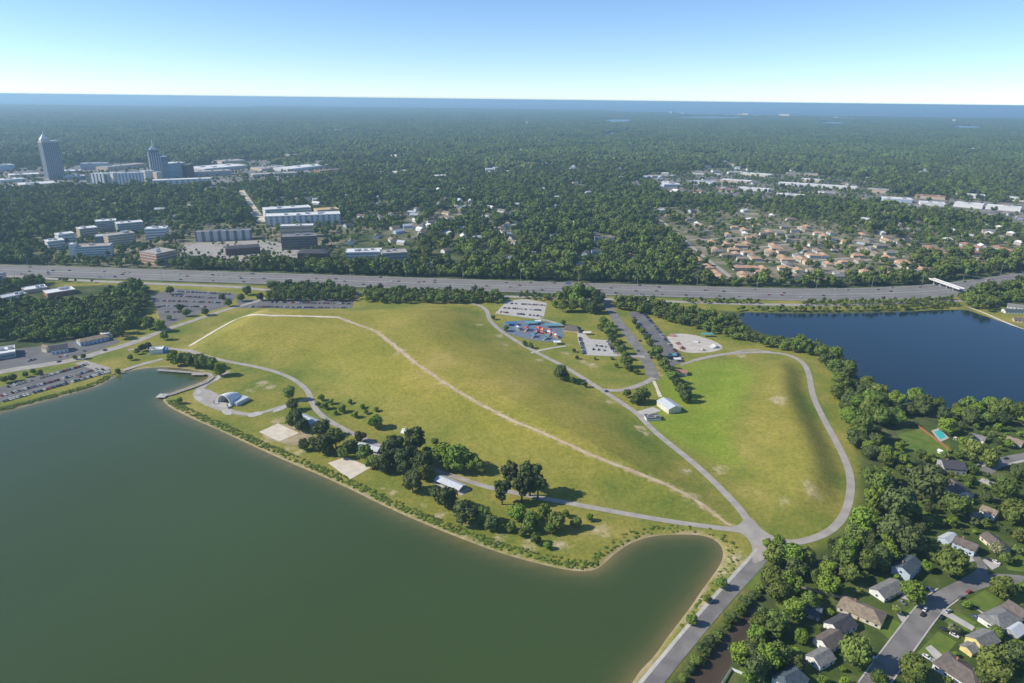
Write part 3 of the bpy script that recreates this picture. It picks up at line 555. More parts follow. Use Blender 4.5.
fill([(812,346),(832,346),(860,380),(905,396),(900,420),(884,450),(892,480),(880,520),(850,540),(866,500),(868,470),(850,428),(838,400)], 12, 7.5, ('oak','bright','oak','dark','tall'), 'leafy tree in the belt along the loop path', 'tree belt east of the small mound', limit=58)
fill([(900,396),(1024,402),(1060,410),(1024,424),(985,424),(960,418),(905,412)], 12.5, 7.5, ('oak','bright','dark'), 'leafy tree on the near shore of the blue lake', 'trees on the blue lake shore', limit=24)
fill([(776,552),(830,545),(872,530),(900,510),(905,545),(884,566),(858,572),(830,580),(800,590),(775,608),(768,640),(785,655),(772,676),(748,668),(752,630),(765,598)], 11.5, 6.5, ('oak','bright','dark','oak','tall'), 'leafy tree in the thicket between canal and gardens', 'thicket between canal and gardens', limit=46)
GT = [(928,481,17,'dark'),(957,505,14,'oak'),(900,500,15,'pine'),(895,530,17,'dark'),(912,540,12,'pine'),(973,449,10,'oak'),(989,458,9,'oak'),(948,425,9,'bright'),(1005,489,12,'oak'),(1015,511,13,'oak'),(1018,471,8,'dark'),(953,562,15,'oak'),(1002,586,12,'oak'),(828,583,12,'bright'),(856,651,16,'oak'),(915,668,14,'oak'),(880,679,9,'oak'),(995,664,18,'oak'),(1018,653,13,'dark'),(982,676,9,'oak')]
GL = ['big dark oak beside the brown-roofed white house', 'round oak left of the tan-roofed white house', 'tall dark pine over the belt behind the big dark oak', 'massive dark tree between belt and gardens', 'dark pine above the pale blue house', 'oak at the poolside houses, left of its twin', 'oak beside the upper street end', 'bright tree next to the swimming pool', 'round oak above the tan-roofed house near the edge', 'large oak at the right edge beside the tan-roofed house', 'dark tree at the right edge of the upper street', 'large oak shading the upper side of the street bend', 'round oak on the lawn corner opposite the bend', 'bright tree above the long cream bungalow', 'large oak between the row of three and the street', 'oak on the street verge near the bottom edge', 'small oak cut by the bottom edge beside the street', 'largest oak in the bottom right corner', 'dark tree at the right edge behind the yellow house', 'small oak at the bottom edge by the brown hip roof']
for (px, py, r, k), lb in zip(GT, GL): tree(px, py, r, k, lb, 'garden trees among the houses')
tree(915,592,12,'bright','bright loose tree overhanging the street bend', None); tree(998,548,8,'pale','pale rounded tree before the upper houses', None); tree(954,627,6.5,'pale','pale blossoming tree on the lawn by the dark car', None)
trees([(795,608,12,'bright'),(778,620,12,'oak'),(741,652,12,'bright'),(766,657,14,'bright'),(774,628,11,'oak'),(757,634,10,'bright'),(780,590,13,'oak'),(810,600,10,'oak'),(750,676,8,'bright')], 'KIND on the garden bank of the canal', 'trees on the canal bank')
HEDGE = [(766,580),(760,588),(753,595),(747,602),(740,609),(733,617),(726,625),(719,634),(712,642),(705,651),(698,660),(691,669),(684,678),(676,688),(744,600),(728,618),(710,641),(695,660),(702,648),(688,668)]
for px, py in HEDGE: tree(px + random.uniform(-1.5, 1.5), py, random.uniform(5, 8), random.choice(('oak', 'dark', 'shrub', 'oak')), 'rounded bushy tree in the hedge between road and canal', 'hedge between road and canal', .75)

# ---------------------------------------------------------------- buildings
FOOT = []            # x, y, radius kept free of trees
def cmat(name, c, rough=.75, v=.12, spec=.3):
    k = 'c_' + name
    if k not in M: M[k] = mat(name, tuple(x * (1 - v) for x in c), rough, tuple(min(.9, x * (1 + v)) for x in c), .5, spec)
    return M[k]
WHITE = cmat('white_siding', (.70,.70,.68)); CREAM = cmat('cream_siding', (.62,.56,.44)); YELLOW = cmat('yellow_siding', (.66,.56,.24)); PBLUE = cmat('pale_blue_siding', (.44,.52,.60))
GREYW = cmat('grey_siding', (.38,.38,.38)); BRICK = cmat('red_brick', (.34,.17,.11)); TAN = cmat('tan_stucco', (.55,.44,.32)); DBRICK = cmat('dark_brick', (.11,.07,.06))
R_BROWN = cmat('brown_shingle', (.15,.125,.11), .9, .2); R_GREY = cmat('grey_shingle', (.21,.205,.20), .9, .2); R_DARK = cmat('dark_shingle', (.075,.075,.085), .9, .2); R_TAN = cmat('tan_shingle', (.26,.205,.15), .9, .2)
R_SLATE = cmat('slate_shingle', (.075,.10,.12), .9, .2); R_WHITE = cmat('white_membrane', (.74,.73,.71), .7, .08); R_LGREY = cmat('pale_metal_roof', (.52,.55,.58), .5, .08); R_ORANGE = cmat('orange_shingle', (.47,.30,.19), .9, .2)
R_RED = cmat('rust_roof', (.36,.19,.13), .9, .15); R_GRAVEL = cmat('gravel_roof', (.40,.37,.34), .9, .15); BGLASS = cmat('blue_glass', (.10,.17,.22), .15, .1, .6); TGLASS = cmat('teal_glass', (.16,.30,.34), .15, .08, .6)
CONC = cmat('pale_concrete', (.52,.50,.48)); BLUEP = cmat('blue_paint', (.08,.24,.50), .5); DOORM = cmat('dark_door', (.12,.07,.05))
def gable_parts(e, L, W, hw, hr, wall, roof, hip=0.0, over=.5, win=True, chimney=False, garage=False, door=True, thick=.22):
    x, y = L / 2, W / 2
    b = MB()
    if hip:
        b.prism([(-x, -y), (x, -y), (x, y), (-x, y)], -.2, hw); b.build('wall', wall, e)
    else:
        b.add([(-x,-y,-.2),(-x,y,-.2),(-x,y,hw),(-x,0,hw+hr),(-x,-y,hw),(x,-y,-.2),(x,y,-.2),(x,y,hw),(x,0,hw+hr),(x,-y,hw)], [(4,3,2,1,0),(5,6,7,8,9),(0,5,9,4),(1,2,7,6),(0,1,6,5),(2,3,8,7),(3,4,9,8)]); b.build('wall', wall, e)
    sl = hr / y; X, Y = x + over, y + over; z0 = hw - over * sl + .05; z1 = hw + hr + .05; hx = max(.05, X - hip * Y)
    top = [(-X,-Y,z0),(X,-Y,z0),(X,Y,z0),(-X,Y,z0),(-hx if hip else -X,0,z1),(hx if hip else X,0,z1)]
    V = [(p[0], p[1], p[2] + thick) for p in top] + top
    Fs = [(0,1,5,4),(2,3,4,5),(3,0,4),(1,2,5)] if hip else [(0,1,5,4),(2,3,4,5)]
    F = list(Fs) + [tuple(6 + i for i in f[::-1]) for f in Fs]
    rim = [(0,1),(1,2),(2,3),(3,0)] if hip else [(0,1),(1,5),(5,2),(2,3),(3,4),(4,0)]
    F += [(a, 6 + a, 6 + c, c) for a, c in rim]
    ro = MB().add(V, F).build('roof', roof, e)
    if chimney: MB().box(-x*.4-.5, -x*.4+.5, y*.3-.4, y*.3+.4, hw, hw + hr + 1.0).build('chimney', BRICK, ro)
    if win:
        n = max(2, int(L / 4)); k = 0
        for s in (-1, 1):
            for i in range(n):
                for fl in range(1 if hw < 4.5 else 2):
                    cx = -x + (i + .5) * L / n; zc = 1.6 + 2.7 * fl
                    if fl == 0 and door and i == n // 2:
                        MB().box(cx-.5, cx+.5, s*(y+.03)-.05, s*(y+.03)+.05, 0, 2.1).build('door', DOORM, e); continue
                    if fl == 0 and garage and i == n - 1 and s == -1:
                        MB().box(cx-1.9, cx+1.9, s*(y+.03)-.05, s*(y+.03)+.05, 0, 2.3).build('garage_door', WHITE, e); continue
                    wn = MB().box(cx-.7, cx+.7, s*(y+.03)-.06, s*(y+.03)+.06, zc-.65, zc+.65).build('window', M['glass'], e)
                    MB().box(cx-.85, cx+.85, s*(y+.06)-.08, s*(y+.06)+.08, zc-.8, zc-.66).build('sill', M['white'], wn)
            for fl in range(1 if hw < 4.5 else 2):
                MB().box(s*(x+.03)-.06, s*(x+.03)+.06, -.7, .7, 1.0+2.7*fl, 2.2+2.7*fl).build('window', M['glass'], e)
    return ro
def house(name, label, A, B, W, hw, hr, wall, roof, hip=0.0, cat='house', group=None, **k):
    a = P(*A, hw + hr); b = P(*B, hw + hr); c = (a + b) / 2; L = float(np.linalg.norm((b - a)[:2])); rz = math.atan2(b[1] - a[1], b[0] - a[0])
    if hip: L += W * .8 * hip
    e = empty(name, (c[0], c[1], 0), rz, label, cat, group); FOOT.append((c[0], c[1], max(L, W) / 2 + 1.5))
    gable_parts(e, L, W, hw, hr, wall, roof, hip, **k); return e
H = 'house'
house(H, 'blue-grey two-storey house under slate roof, below the thicket', (902,567), (914,556), 11, 5.4, 2.6, PBLUE, R_SLATE, chimney=True)
house(H, 'low house with white gable and grey roof beside the pale blue house', (878,590), (898,580), 10, 3, 2.6, WHITE, R_GREY)
house(H, 'long cream bungalow with brown hip roof facing the street lawn', (850,600), (876,611), 13, 3, 3.0, CREAM, R_TAN, hip=.9, chimney=True)
house(H, 'white gabled house with dark roof, uppermost of the row of three', (833,624), (850,615), 10.5, 3.2, 3, WHITE, R_DARK)
house(H, 'white gabled house with brown roof in the middle of the row of three', (822,640), (839,630), 10, 3.2, 3, WHITE, R_BROWN)
house(H, 'white gabled house with greyish roof, lowest of the row of three', (814,657), (829,649), 9, 3.2, 2.6, WHITE, R_GREY)
house(H, 'white house with dark hipped roof at the bottom edge near the canal', (784,677), (799,669), 10, 4.2, 3, WHITE, R_SLATE, hip=.5)
house(H, 'large grey hip-roofed house with white walls at the street bend', (996,616), (1008,610.5), 12.5, 3.6, 3.2, WHITE, R_GREY, hip=.9)
house(H, 'small grey-roofed garage wing in front of the grey hip-roofed house', (1011,630), (1021,623), 8, 2.8, 1.6, GREYW, R_LGREY, win=False)
house(H, 'yellow house with grey gable roof beside the big grey house', (976,638.5), (992,631), 10, 4.8, 2.6, YELLOW, R_GREY)
house(H, 'small yellow annex with grey roof in front of the yellow house', (967,647), (975,643), 6.5, 2.8, 1.6, YELLOW, R_GREY, win=False)
house(H, 'dark brown hip-roofed house with white walls at the street lawn corner', (953,659), (975,673), 15, 3.4, 3.4, WHITE, R_BROWN, hip=.9, chimney=True)
house(H, 'white-walled house cut by the picture edge above the grey house', (1009,600), (1028,612), 10, 3.2, 2.8, WHITE, R_BROWN)
house(H, 'brown-roofed house with pale blue wing above the street bend', (956,536), (978,545), 10, 4.6, 2.4, PBLUE, R_BROWN, chimney=True)
house(H, 'pale blue low annex with white roof beside the brown-roofed house', (944,538), (954,533), 7, 3, 1.6, PBLUE, R_LGREY, win=False)
house(H, 'grey-brown ranch house right of the brown-roofed house', (988,532), (1005,546), 10, 3.2, 2.4, CREAM, R_BROWN)
house(H, 'tan-roofed house with white front between two round oaks', (983,505), (998,511), 9, 4.4, 2.2, WHITE, R_TAN)
house(H, 'small tan-roofed wing left of the tan-roofed white house', (972,511), (981,514), 7, 2.8, 1.6, WHITE, R_TAN, win=False)
house(H, 'large dark-roofed house with pale gable near the swimming pool', (942,460), (964,462), 15, 4.8, 3.2, GREYW, R_DARK, chimney=True)
house(H, 'brown-roofed white house behind the big round oak', (950,478), (966,491), 14, 3.4, 3, WHITE, R_BROWN)
house(H, 'small white house with pale roof beyond the pool', (972,433), (986,437), 9, 3.2, 2.2, WHITE, R_GREY)
house(H, 'tan house at the right picture edge by the blue lake trees', (1008,436), (1024,441), 9, 3.2, 2.4, CREAM, R_TAN)
house(H, 'slate-roofed house half hidden in the canal thicket', (806,603), (822,609), 10, 3.2, 2.4, GREYW, R_SLATE)
house(H, 'grey-roofed lake house at the corner of the blue lake', (1008,303), (1030,306), 12, 3.4, 3, WHITE, R_GREY)
house(H, 'white and blue lake house on the far shore of the blue lake', (1004,308.5), (1028,309.5), 11, 3.2, 2.4, WHITE, R_SLATE)
house(H, 'brown house by the far right shore of the blue lake', (1014,317), (1032,319), 11, 3.2, 2.4, TAN, R_BROWN)
house('garden_shed', 'small white garden shed in the clearing by the canal thicket', (782,654), (787,656), 3, 2.2, .8, WHITE, R_WHITE, cat='shed', win=False)
house('garden_shed', 'small white garden shed on the lawn below the pool', (939,449), (944,451), 3.2, 2.2, .8, WHITE, R_WHITE, cat='shed', win=False)
# park buildings
e = house('metal_shed', 'cream metal park shed with white gable roof below the entry road', (663.5,397.5), (675.5,406), 14, 5, 2.4, CREAM, R_LGREY, cat='shed', win=False)
MB().box(-3, -.2, -7.12, -6.95, 0, 3.4).build('roller_door', M['white'], e); MB().box(2, 4.8, -7.12, -6.95, 0, 3.4).build('roller_door', M['white'], e)
house('park_hut', 'small hut with rust-tan roof at the end of the long car park', (675,369.5), (687,370.5), 10, 3, 1.4, CONC, R_RED, cat='hut', win=False)
house('park_lodge', 'dark hipped wooden lodge between the two pale car parks', (568,325), (577,326), 13, 3, 4, TAN, R_BROWN, hip=.8, cat='lodge', win=False)
def shelter(label, A, B, W, roof, hw=3.0, hr=2.0):
    a = P(*A, hw + hr); b = P(*B, hw + hr); c = (a + b) / 2; L = float(np.linalg.norm((b - a)[:2])); rz = math.atan2(b[1] - a[1], b[0] - a[0])
    e = empty('picnic_shelter', (c[0], c[1], 0), rz, label, 'shelter', 'picnic shelters along the lake path'); FOOT.append((c[0], c[1], L / 2 + 1))
    x, y = L / 2, W / 2; sl = hr / y
    V = [(-x,-y,hw),(x,-y,hw),(x,y,hw),(-x,y,hw),(-x,0,hw+hr),(x,0,hw+hr)]; V += [(p[0], p[1], p[2] - .25) for p in V]
    F = [(0,1,5,4),(2,3,4,5),(6,10,11,7),(8,11,10,9),(0,6,7,1),(2,8,9,3),(1,7,11,5),(5,11,8,2),(3,9,10,4),(4,10,6,0)]
    MB().add(V, F).build('roof', roof, e); MB().box(-x-1.5, x+3, -y-.5, y+.5, -.1, .16).build('slab', M['concrete'], e)
    for i in range(4):
        for s in (-1, 1): MB().box(-x+.8+i*(L-1.6)/3-.15, -x+.8+i*(L-1.6)/3+.15, s*(y-.8)-.15, s*(y-.8)+.15, .16, hw + .4).build('post', M['wood'], e)
    for i in range(5):
        t = MB(); cx = -x + 2 + i * (L - 4) / 4; t.box(cx-.4, cx+.4, -1.2, 1.2, .85, .93); t.box(cx-.95, cx-.6, -1.2, 1.2, .58, .64); t.box(cx+.6, cx+.95, -1.2, 1.2, .58, .64); t.box(cx-.8, cx+.8, -.9, -.8, .16, .85); t.box(cx-.8, cx+.8, .8, .9, .16, .85)
        tag(t.build('picnic_table', M['wood'], None, (c[0], c[1], 0), rz), 'wooden picnic table under the ' + label, 'picnic table', 'picnic tables under the ' + label)
shelter('blue-grey shelter roof between drive and loop path', (300,413.5), (316,420.5), 10, R_LGREY)
shelter('long blue-grey shelter roof half under the pines', (359,442), (380,447.5), 9, R_LGREY)
shelter('white shelter roof on the mound side of the path', (402,428.5), (419,430), 10, R_WHITE)
shelter('open shelter with long pale metal roof and paved pad', (438,475), (463,485.5), 10, R_LGREY)
# restaurants and low buildings, left
def A_far(a): return a[1] > 205
def block(name, label, a, b, depth, h, wall, roof, cat='building', group=None, floors=0, band=None, fins=0, fin=None, units=2, parapet=.8, z0=0.0, glass_h=1.6):
    "a box building: its near base edge runs from pixel a to pixel b"
    if name in ("office_block", "apartment_block", "townhouse_row", "apartment_wing", "stair_tower") and A_far(a): h *= 1.28
    A = P(*a); B = P(*b); L = float(np.linalg.norm((B - A)[:2])); rz = math.atan2(B[1] - A[1], B[0] - A[0])
    e = empty(name, (A[0], A[1], z0), rz, label, cat, group)
    cx = A + (B - A) / 2; n = np.array([-math.sin(rz), math.cos(rz)]); c = cx[:2] + n * depth / 2
    m = max(1, int(round(L / depth)))
    for i in range(m):
        q = A[:2] + (B - A)[:2] * ((i + .5) / m) + n * depth / 2; FOOT.append((q[0], q[1], math.hypot(L / m, depth) / 2 + 1))
    MB().box(0, L, 0, depth, -.2, h).build('wall', wall, e)
    r = MB().box(-.25, L + .25, -.25, depth + .25, h, h + .25)
    for x0, x1, y0, y1 in ((-.25, L+.25, -.25, .15), (-.25, L+.25, depth-.15, depth+.25), (-.25, .15, .15, depth-.15), (L-.15, L+.25, .15, depth-.15)): r.box(x0, x1, y0, y1, h + .25, h + .25 + parapet)
    ro = r.build('roof', roof, e); g = random.Random(hash(a) & 255)
    for i in range(units):
        ux, uy = g.uniform(.15, .8) * L, g.uniform(.2, .7) * depth; us = min(L, depth) * .12 + .8
        MB().box(ux, ux + us * 1.4, uy, uy + us, h + .26, h + .26 + min(3, us)).build('roof_unit', M['metal'], ro)
    for f in range(floors):
        z = (f + .35) * h / floors; gh = min(glass_h, h / floors * .5)
        MB().box(.8, L - .8, -.12, .02, z, z + gh).build('window_band', band or BGLASS, e)
        MB().box(-.12, .02, .8, depth - .8, z, z + gh).build('window_band', band or BGLASS, e)
        MB().box(L - .02, L + .12, .8, depth - .8, z, z + gh).build('window_band', band or BGLASS, e)
    for i in range(fins):
        x = (i + .5) * L / fins; wd = L / fins * .28
        MB().box(x - wd, x + wd, -1.2, 0.5, -.2, h + 1.4).build('bay', fin or WHITE, e)
    return e
Bn = 'low_building'
block('restaurant', 'flat white-roofed building cut by the left edge above the lakeside lot', (-14,362), (16.5,357), 26, 6, GREYW, R_WHITE, 'restaurant', floors=1)
house('restaurant', 'dark-roofed restaurant with white gable front beside the lakeside lot', (50,346), (67,343.5), 16, 4.4, 3.6, WHITE, R_DARK, cat='restaurant')
e = house('restaurant', 'brown and white roadhouse at the bend of the pale road', (80,339), (104,334), 15, 4.6, 2.2, PBLUE, R_TAN, hip=.4, cat='restaurant')
house('restaurant_tower', 'cream gabled entrance tower of the dark-roofed restaurant', (43,344.5), (48,345.5), 6, 5.5, 2.4, CREAM, R_TAN, cat='tower', win=False)
block('white_porch', 'white domed porch at the end of the roadhouse', (104,339), (113,337), 9, 5, WHITE, R_WHITE, 'porch', units=0)
block(Bn, 'white flat-roofed store in the left woods, nearest the service road', (25,294), (48,290.5), 22, 5, TAN, R_WHITE)
block(Bn, 'larger white flat-roofed store with brick end in the left woods', (48,298), (76,293.5), 24, 6, BRICK, R_WHITE, units=4)
block(Bn, 'blue-white roofed building in the left woods at the edge', (3,302), (28,297), 20, 5, WHITE, R_LGREY)
block(Bn, 'dark building at the left edge below the highway', (-20,284), (4,282), 25, 9, BGLASS, R_GREY)
block(Bn, 'small pale house roof in the dark left woods', (14,338), (32,335), 12, 4, GREYW, R_GREY)
e = block('snack_kiosk', 'white and bright blue kiosk at the lake head', (150,354.5), (163,353.5), 11, 4.5, WHITE, R_WHITE, 'kiosk', units=1)
MB().box(11, 17.5, .5, 10.5, 0, 4.2).build('blue_wing', BLUEP, e)
block('truck_pen', 'pale walled pen with truck bodies below the metal shed', (646.5,421), (661,420.5), 8, 2.2, WHITE, R_GREY, 'pen', units=2)
# downtown
def tower():
    A = P(49.5,180); B = P(66,178.8); L = float(np.linalg.norm((B - A)[:2])); rz = math.atan2(B[1] - A[1], B[0] - A[0]); D = 34; h = 130
    e = empty('skyscraper', (A[0], A[1], 0), rz, 'tallest grey skyscraper with white pyramid cap standing alone', 'skyscraper'); FOOT.append((A[0] + L / 2, A[1] + 17, 40))
    MB().box(0, L, 0, D, -.3, h - 4).build('wall', cmat('tower_stone', (.36,.35,.35)), e)
    for i in range(9):
        x = (i + .5) * L / 9; MB().box(x - L / 9 * .27, x + L / 9 * .27, -.5, .5, 4, h - 8).build('window_strip', BGLASS, e)
    for i in range(5):
        y = (i + .5) * D / 5
        for x in (0, L): MB().box(x - .5, x + .5, y - D / 5 * .27, y + D / 5 * .27, 4, h - 8).build('window_strip', BGLASS, e)
    for i in range(28): MB().box(-.7, L + .7, -.7, D + .7, 5 + i * 4.1, 5.7 + i * 4.1).build('floor_band', cmat('tower_stone', (.36,.35,.35)), e)
    MB().box(-1, L * .5, -1, D * .6, h - 4, h + 5).build('crown_block', CONC, e)
    MB().box(L * .5, L, 1, D, h - 4, h - 1).build('roof', R_LGREY, e)
    w_ = L * .46; d_ = D * .55
    cap = MB().add([(0,0,h+5),(w_,0,h+5),(w_,d_,h+5),(0,d_,h+5),(w_/2,d_/2,h+24)], [(0,1,4),(1,2,4),(2,3,4),(3,0,4),(3,2,1,0)]).build('pyramid_cap', M['white'], e)
    MB().tube((w_/2,d_/2,h+23), (w_/2,d_/2,h+33), .9, .3).build('spire', M['white'], cap)
tower()
def tower2():
    A = P(153,181.5); B = P(164,181); L = float(np.linalg.norm((B - A)[:2])); rz = math.atan2(B[1] - A[1], B[0] - A[0]); D = 32; h = 95
    e = empty('skyscraper', (A[0], A[1], 0), rz, 'blue glass office tower with stepped top and needle spire', 'skyscraper'); FOOT.append((A[0] + L / 2, A[1] + 16, 36))
    MB().box(0, L, 0, D, -.3, h).build('wall', BGLASS, e)
    for i in range(6):
        x = i * L / 5; MB().box(x - 1.1, x + 1.1, -.6, .6, 0, h + 1).build('pilaster', CONC, e)
    for i in range(5): MB().box(-.6, .6, i * D / 4 - 1, i * D / 4 + 1, 0, h + 1).build('pilaster', CONC, e)
    for i in range(20): MB().box(-.4, L + .4, -.4, D + .4, 4 + i * 4.1, 4.7 + i * 4.1).build('floor_band', PBLUE, e)
    MB().box(3, L - 3, 3, D - 3, h, h + 10).build('setback', BGLASS, e)
    MB().box(L, L + 22, 6, D + 8, 0, h - 14).build('shoulder', BGLASS, e)
    for i in range(16): MB().box(L + .1, L + 22.5, 5.6, D + 8.4, 4 + i * 4.1, 4.7 + i * 4.1).build('floor_band', PBLUE, e)
    cap = MB().add([(5,5,h+10),(L-5,5,h+10),(L-5,D-5,h+10),(5,D-5,h+10),(L/2,D/2,h+24)], [(0,1,4),(1,2,4),(2,3,4),(3,0,4),(3,2,1,0)]).build('pyramid_cap', R_LGREY, e)
    MB().tube((L/2,D/2,h+20), (L/2,D/2,h+44), 1.5, .3).build('spire', M['white'], cap)
tower2()
K = 'office_block'
block(K, 'pale teal glass block with bright roof beside the spired tower', (164,180), (187,178), 55, 54, TGLASS, R_WHITE, floors=12, band=PBLUE, units=3)
block(K, 'dark brown cube beside the pale teal block', (187,178.5), (195,177.5), 40, 46, DBRICK, R_GREY)
block(K, 'long low white block with curved blue bays below the spired tower', (154,188.5), (212,186), 40, 24, PBLUE, R_WHITE, floors=4, fins=10, fin=WHITE)
block('apartment_block', 'white slab apartments with blue strips left of the spired tower', (118,187), (145,186), 40, 42, PBLUE, R_LGREY, floors=10, fins=8, fin=WHITE)
block('apartment_block', 'teal and tan apartments right of the lone skyscraper', (92,184), (106,184.5), 35, 34, TGLASS, R_WHITE, floors=8, fins=4, fin=WHITE)
block('apartment_block', 'tan end wing of the teal apartments', (106.5,184), (116,184.5), 35, 36, TAN, R_LGREY, floors=8, fins=2, fin=WHITE)
block('apartment_block', 'reddish low wing left of the teal apartments', (87,183), (92,183), 30, 24, TAN, R_RED, floors=5)
block(K, 'pale blue long hotel behind the apartments', (81,170), (108,169.5), 40, 24, PBLUE, R_LGREY, floors=6)
block(K, 'tan tower base beside the spired tower', (158,183.5), (163,183), 20, 36, TAN, R_WHITE)
block(K, 'white office slab left of the spired tower', (146.5,183), (156,182), 30, 38, WHITE, R_WHITE, floors=8, fins=5, fin=WHITE)
block(K, 'tan long roof building behind downtown', (108,171), (146,167), 60, 14, TAN, R_GRAVEL)
for i, (a, b, d, h, w_, r_, lb) in enumerate([((0,183),(26,181),60,8,WHITE,R_WHITE,'white flat store at the left edge below the skyscraper'), ((10,178),(40,176.5),60,9,TAN,R_WHITE,'white-roofed store just left of the skyscraper'), ((0,191.5),(20,190),60,9,GREYW,R_LGREY,'grey store nearest the lower left of downtown'), ((20,188),(56,186),70,9,TAN,R_WHITE,'wide flat store in front of the skyscraper'), ((0,171),(16,170),60,20,PBLUE,R_LGREY,'pale blue office at the left edge'), ((0,196),(18,195),40,7,WHITE,R_WHITE,'small white store low at the left edge'), ((64,180),(86,179),60,9,GREYW,R_WHITE,'white-roofed parking deck right of the skyscraper'), ((62,173.5),(80,173),60,8,TAN,R_WHITE,'pale store behind the skyscraper'),
    ((205,172),(248,168),120,11,CONC,R_WHITE,'huge white mall roof right of downtown'), ((192,177),(232,175),60,16,GREYW,R_GRAVEL,'grey parking deck beside the brown cube'), ((222,164),(246,162.5),90,10,TAN,R_GRAVEL,'tan mall wing behind the huge white roof'), ((290,171.5),(329,167),90,9,WHITE,R_WHITE,'long bright white warehouse in the middle distance'), ((262,171),(290,169),90,8,TAN,R_GRAVEL,'tan warehouse left of the bright white one'), ((255,177),(298,175),60,8,GREYW,R_GRAVEL,'grey low store below the bright warehouse'), ((320,173),(345,171),40,7,BRICK,R_TAN,'brown shop row right of the bright warehouse'), ((328,155.5),(341,154.5),60,9,WHITE,R_WHITE,'white office in the far woods above the warehouse'), ((397,157.5),(412,156),60,8,WHITE,R_WHITE,'small white office far in the woods'), ((356,163),(376,161.5),50,7,DBRICK,R_GREY,'dark low office in the far woods'), ((289,158),(302,157),60,12,TAN,R_GRAVEL,'tan office left of the white office in the woods'),
    ((318,132),(368,130.5),150,7,WHITE,R_WHITE,'long white mall far off in the woods'), ((326,125),(344,124.3),150,9,WHITE,R_WHITE,'white store cluster beyond the far mall'), ((517,164.5),(536,166),50,8,TAN,R_RED,'reddish school roof in the middle woods'), ((372,175),(415,172),50,6,WHITE,R_GRAVEL,'row of pale stores along the boulevard'), ((398,174),(414,172.5),40,8,WHITE,R_WHITE,'white box store on the boulevard'), ((433,178),(450,177),40,6,TAN,R_WHITE,'tan shed in the woods right of the field'), ((482,174),(512,173),40,6,WHITE,R_WHITE,'pale shop row in the middle woods')]):
    block('store_building', lb, a, b, d, h, w_, r_, units=3)
# offices beyond the highway
block(K, 'white office wing at the far left of the office park', (49,250), (66,248), 26, 12, WHITE, R_WHITE, floors=3)
block(K, 'white round-roofed office behind the left wing', (60,244), (76,242), 24, 14, WHITE, R_WHITE, floors=3)
block(K, 'green glass banded office front with white stair end', (78,259), (112,257), 30, 16, WHITE, R_GRAVEL, floors=5, band=TGLASS, glass_h=2.2)
block('stair_tower', 'white stair tower at the end of the green glass office', (71,259), (77.5,258.6), 18, 20, WHITE, R_WHITE)
block(K, 'tan office with bright roof in the upper office park', (81,238), (99,236), 28, 14, TAN, R_WHITE, floors=4)
block(K, 'blue-grey office with white roof at the back of the park', (97,232), (118,230.5), 28, 17, GREYW, R_WHITE, floors=5)
block(K, 'tan u-shaped office in the middle of the office park', (110,248), (137,244.5), 28, 18, TAN, R_GRAVEL, floors=5, units=4)
block(K, 'grey office with white roof terraces behind the tan one', (119,235), (145,232.5), 28, 18, GREYW, R_WHITE, floors=5)
block(K, 'separate white office with stepped bright roof', (146,240), (168,239), 30, 17, WHITE, R_WHITE, floors=4, units=4)
block(K, 'blue glass link building in the office park', (96,246), (112,245), 26, 14, BGLASS, R_LGREY, floors=3)
block(K, 'red brick banded office beside the highway', (141,263), (158,266), 40, 16, BRICK, R_GRAVEL, floors=4, band=CONC, units=3)
block('townhouse_row', 'blue townhouse row with seven white bays', (196,242), (252,239.5), 24, 15, BGLASS, R_GREY, 'building', fins=7, fin=CONC, units=4)
block('apartment_block', 'large white apartment block with blue bays above the brick offices', (266,227), (341,224), 45, 18, PBLUE, R_WHITE, 'building', floors=4, fins=13, fin=WHITE, units=6)
block('apartment_wing', 'back wing of the large white apartments under construction', (266,219), (312,216), 40, 17, WHITE, R_WHITE, 'building', floors=4, units=3)
block('apartment_wing', 'timber-topped end of the large white apartments', (318,218.5), (340,217), 40, 15, TAN, cmat('raw_timber', (.55,.40,.20)), 'building')
block(K, 'dark brick office with white roof in front of the apartments', (282,250), (318,248.5), 34, 19, DBRICK, R_GREY, floors=5, units=3)
block(K, 'white penthouse block on the dark brick office street', (281,238), (314,237), 22, 19, TAN, R_WHITE, floors=3)
house(K, 'dark brick office with low hip roof at the left car park', (228,246), (256,244), 26, 12, 3.5, DBRICK, R_DARK, hip=.5, cat='building', win=False)
house(K, 'dark brick office with pyramid roof near the highway', (305,249), (322,249), 30, 13, 5, DBRICK, R_DARK, hip=.9, cat='building', win=False)
block(K, 'long white office right of the brick offices', (346,262), (382,261), 34, 13, WHITE, R_WHITE, floors=3, units=4)
block(K, 'dark glass end of the long white office', (382.5,263), (408,261.5), 34, 13, GREYW, R_GRAVEL, floors=3)
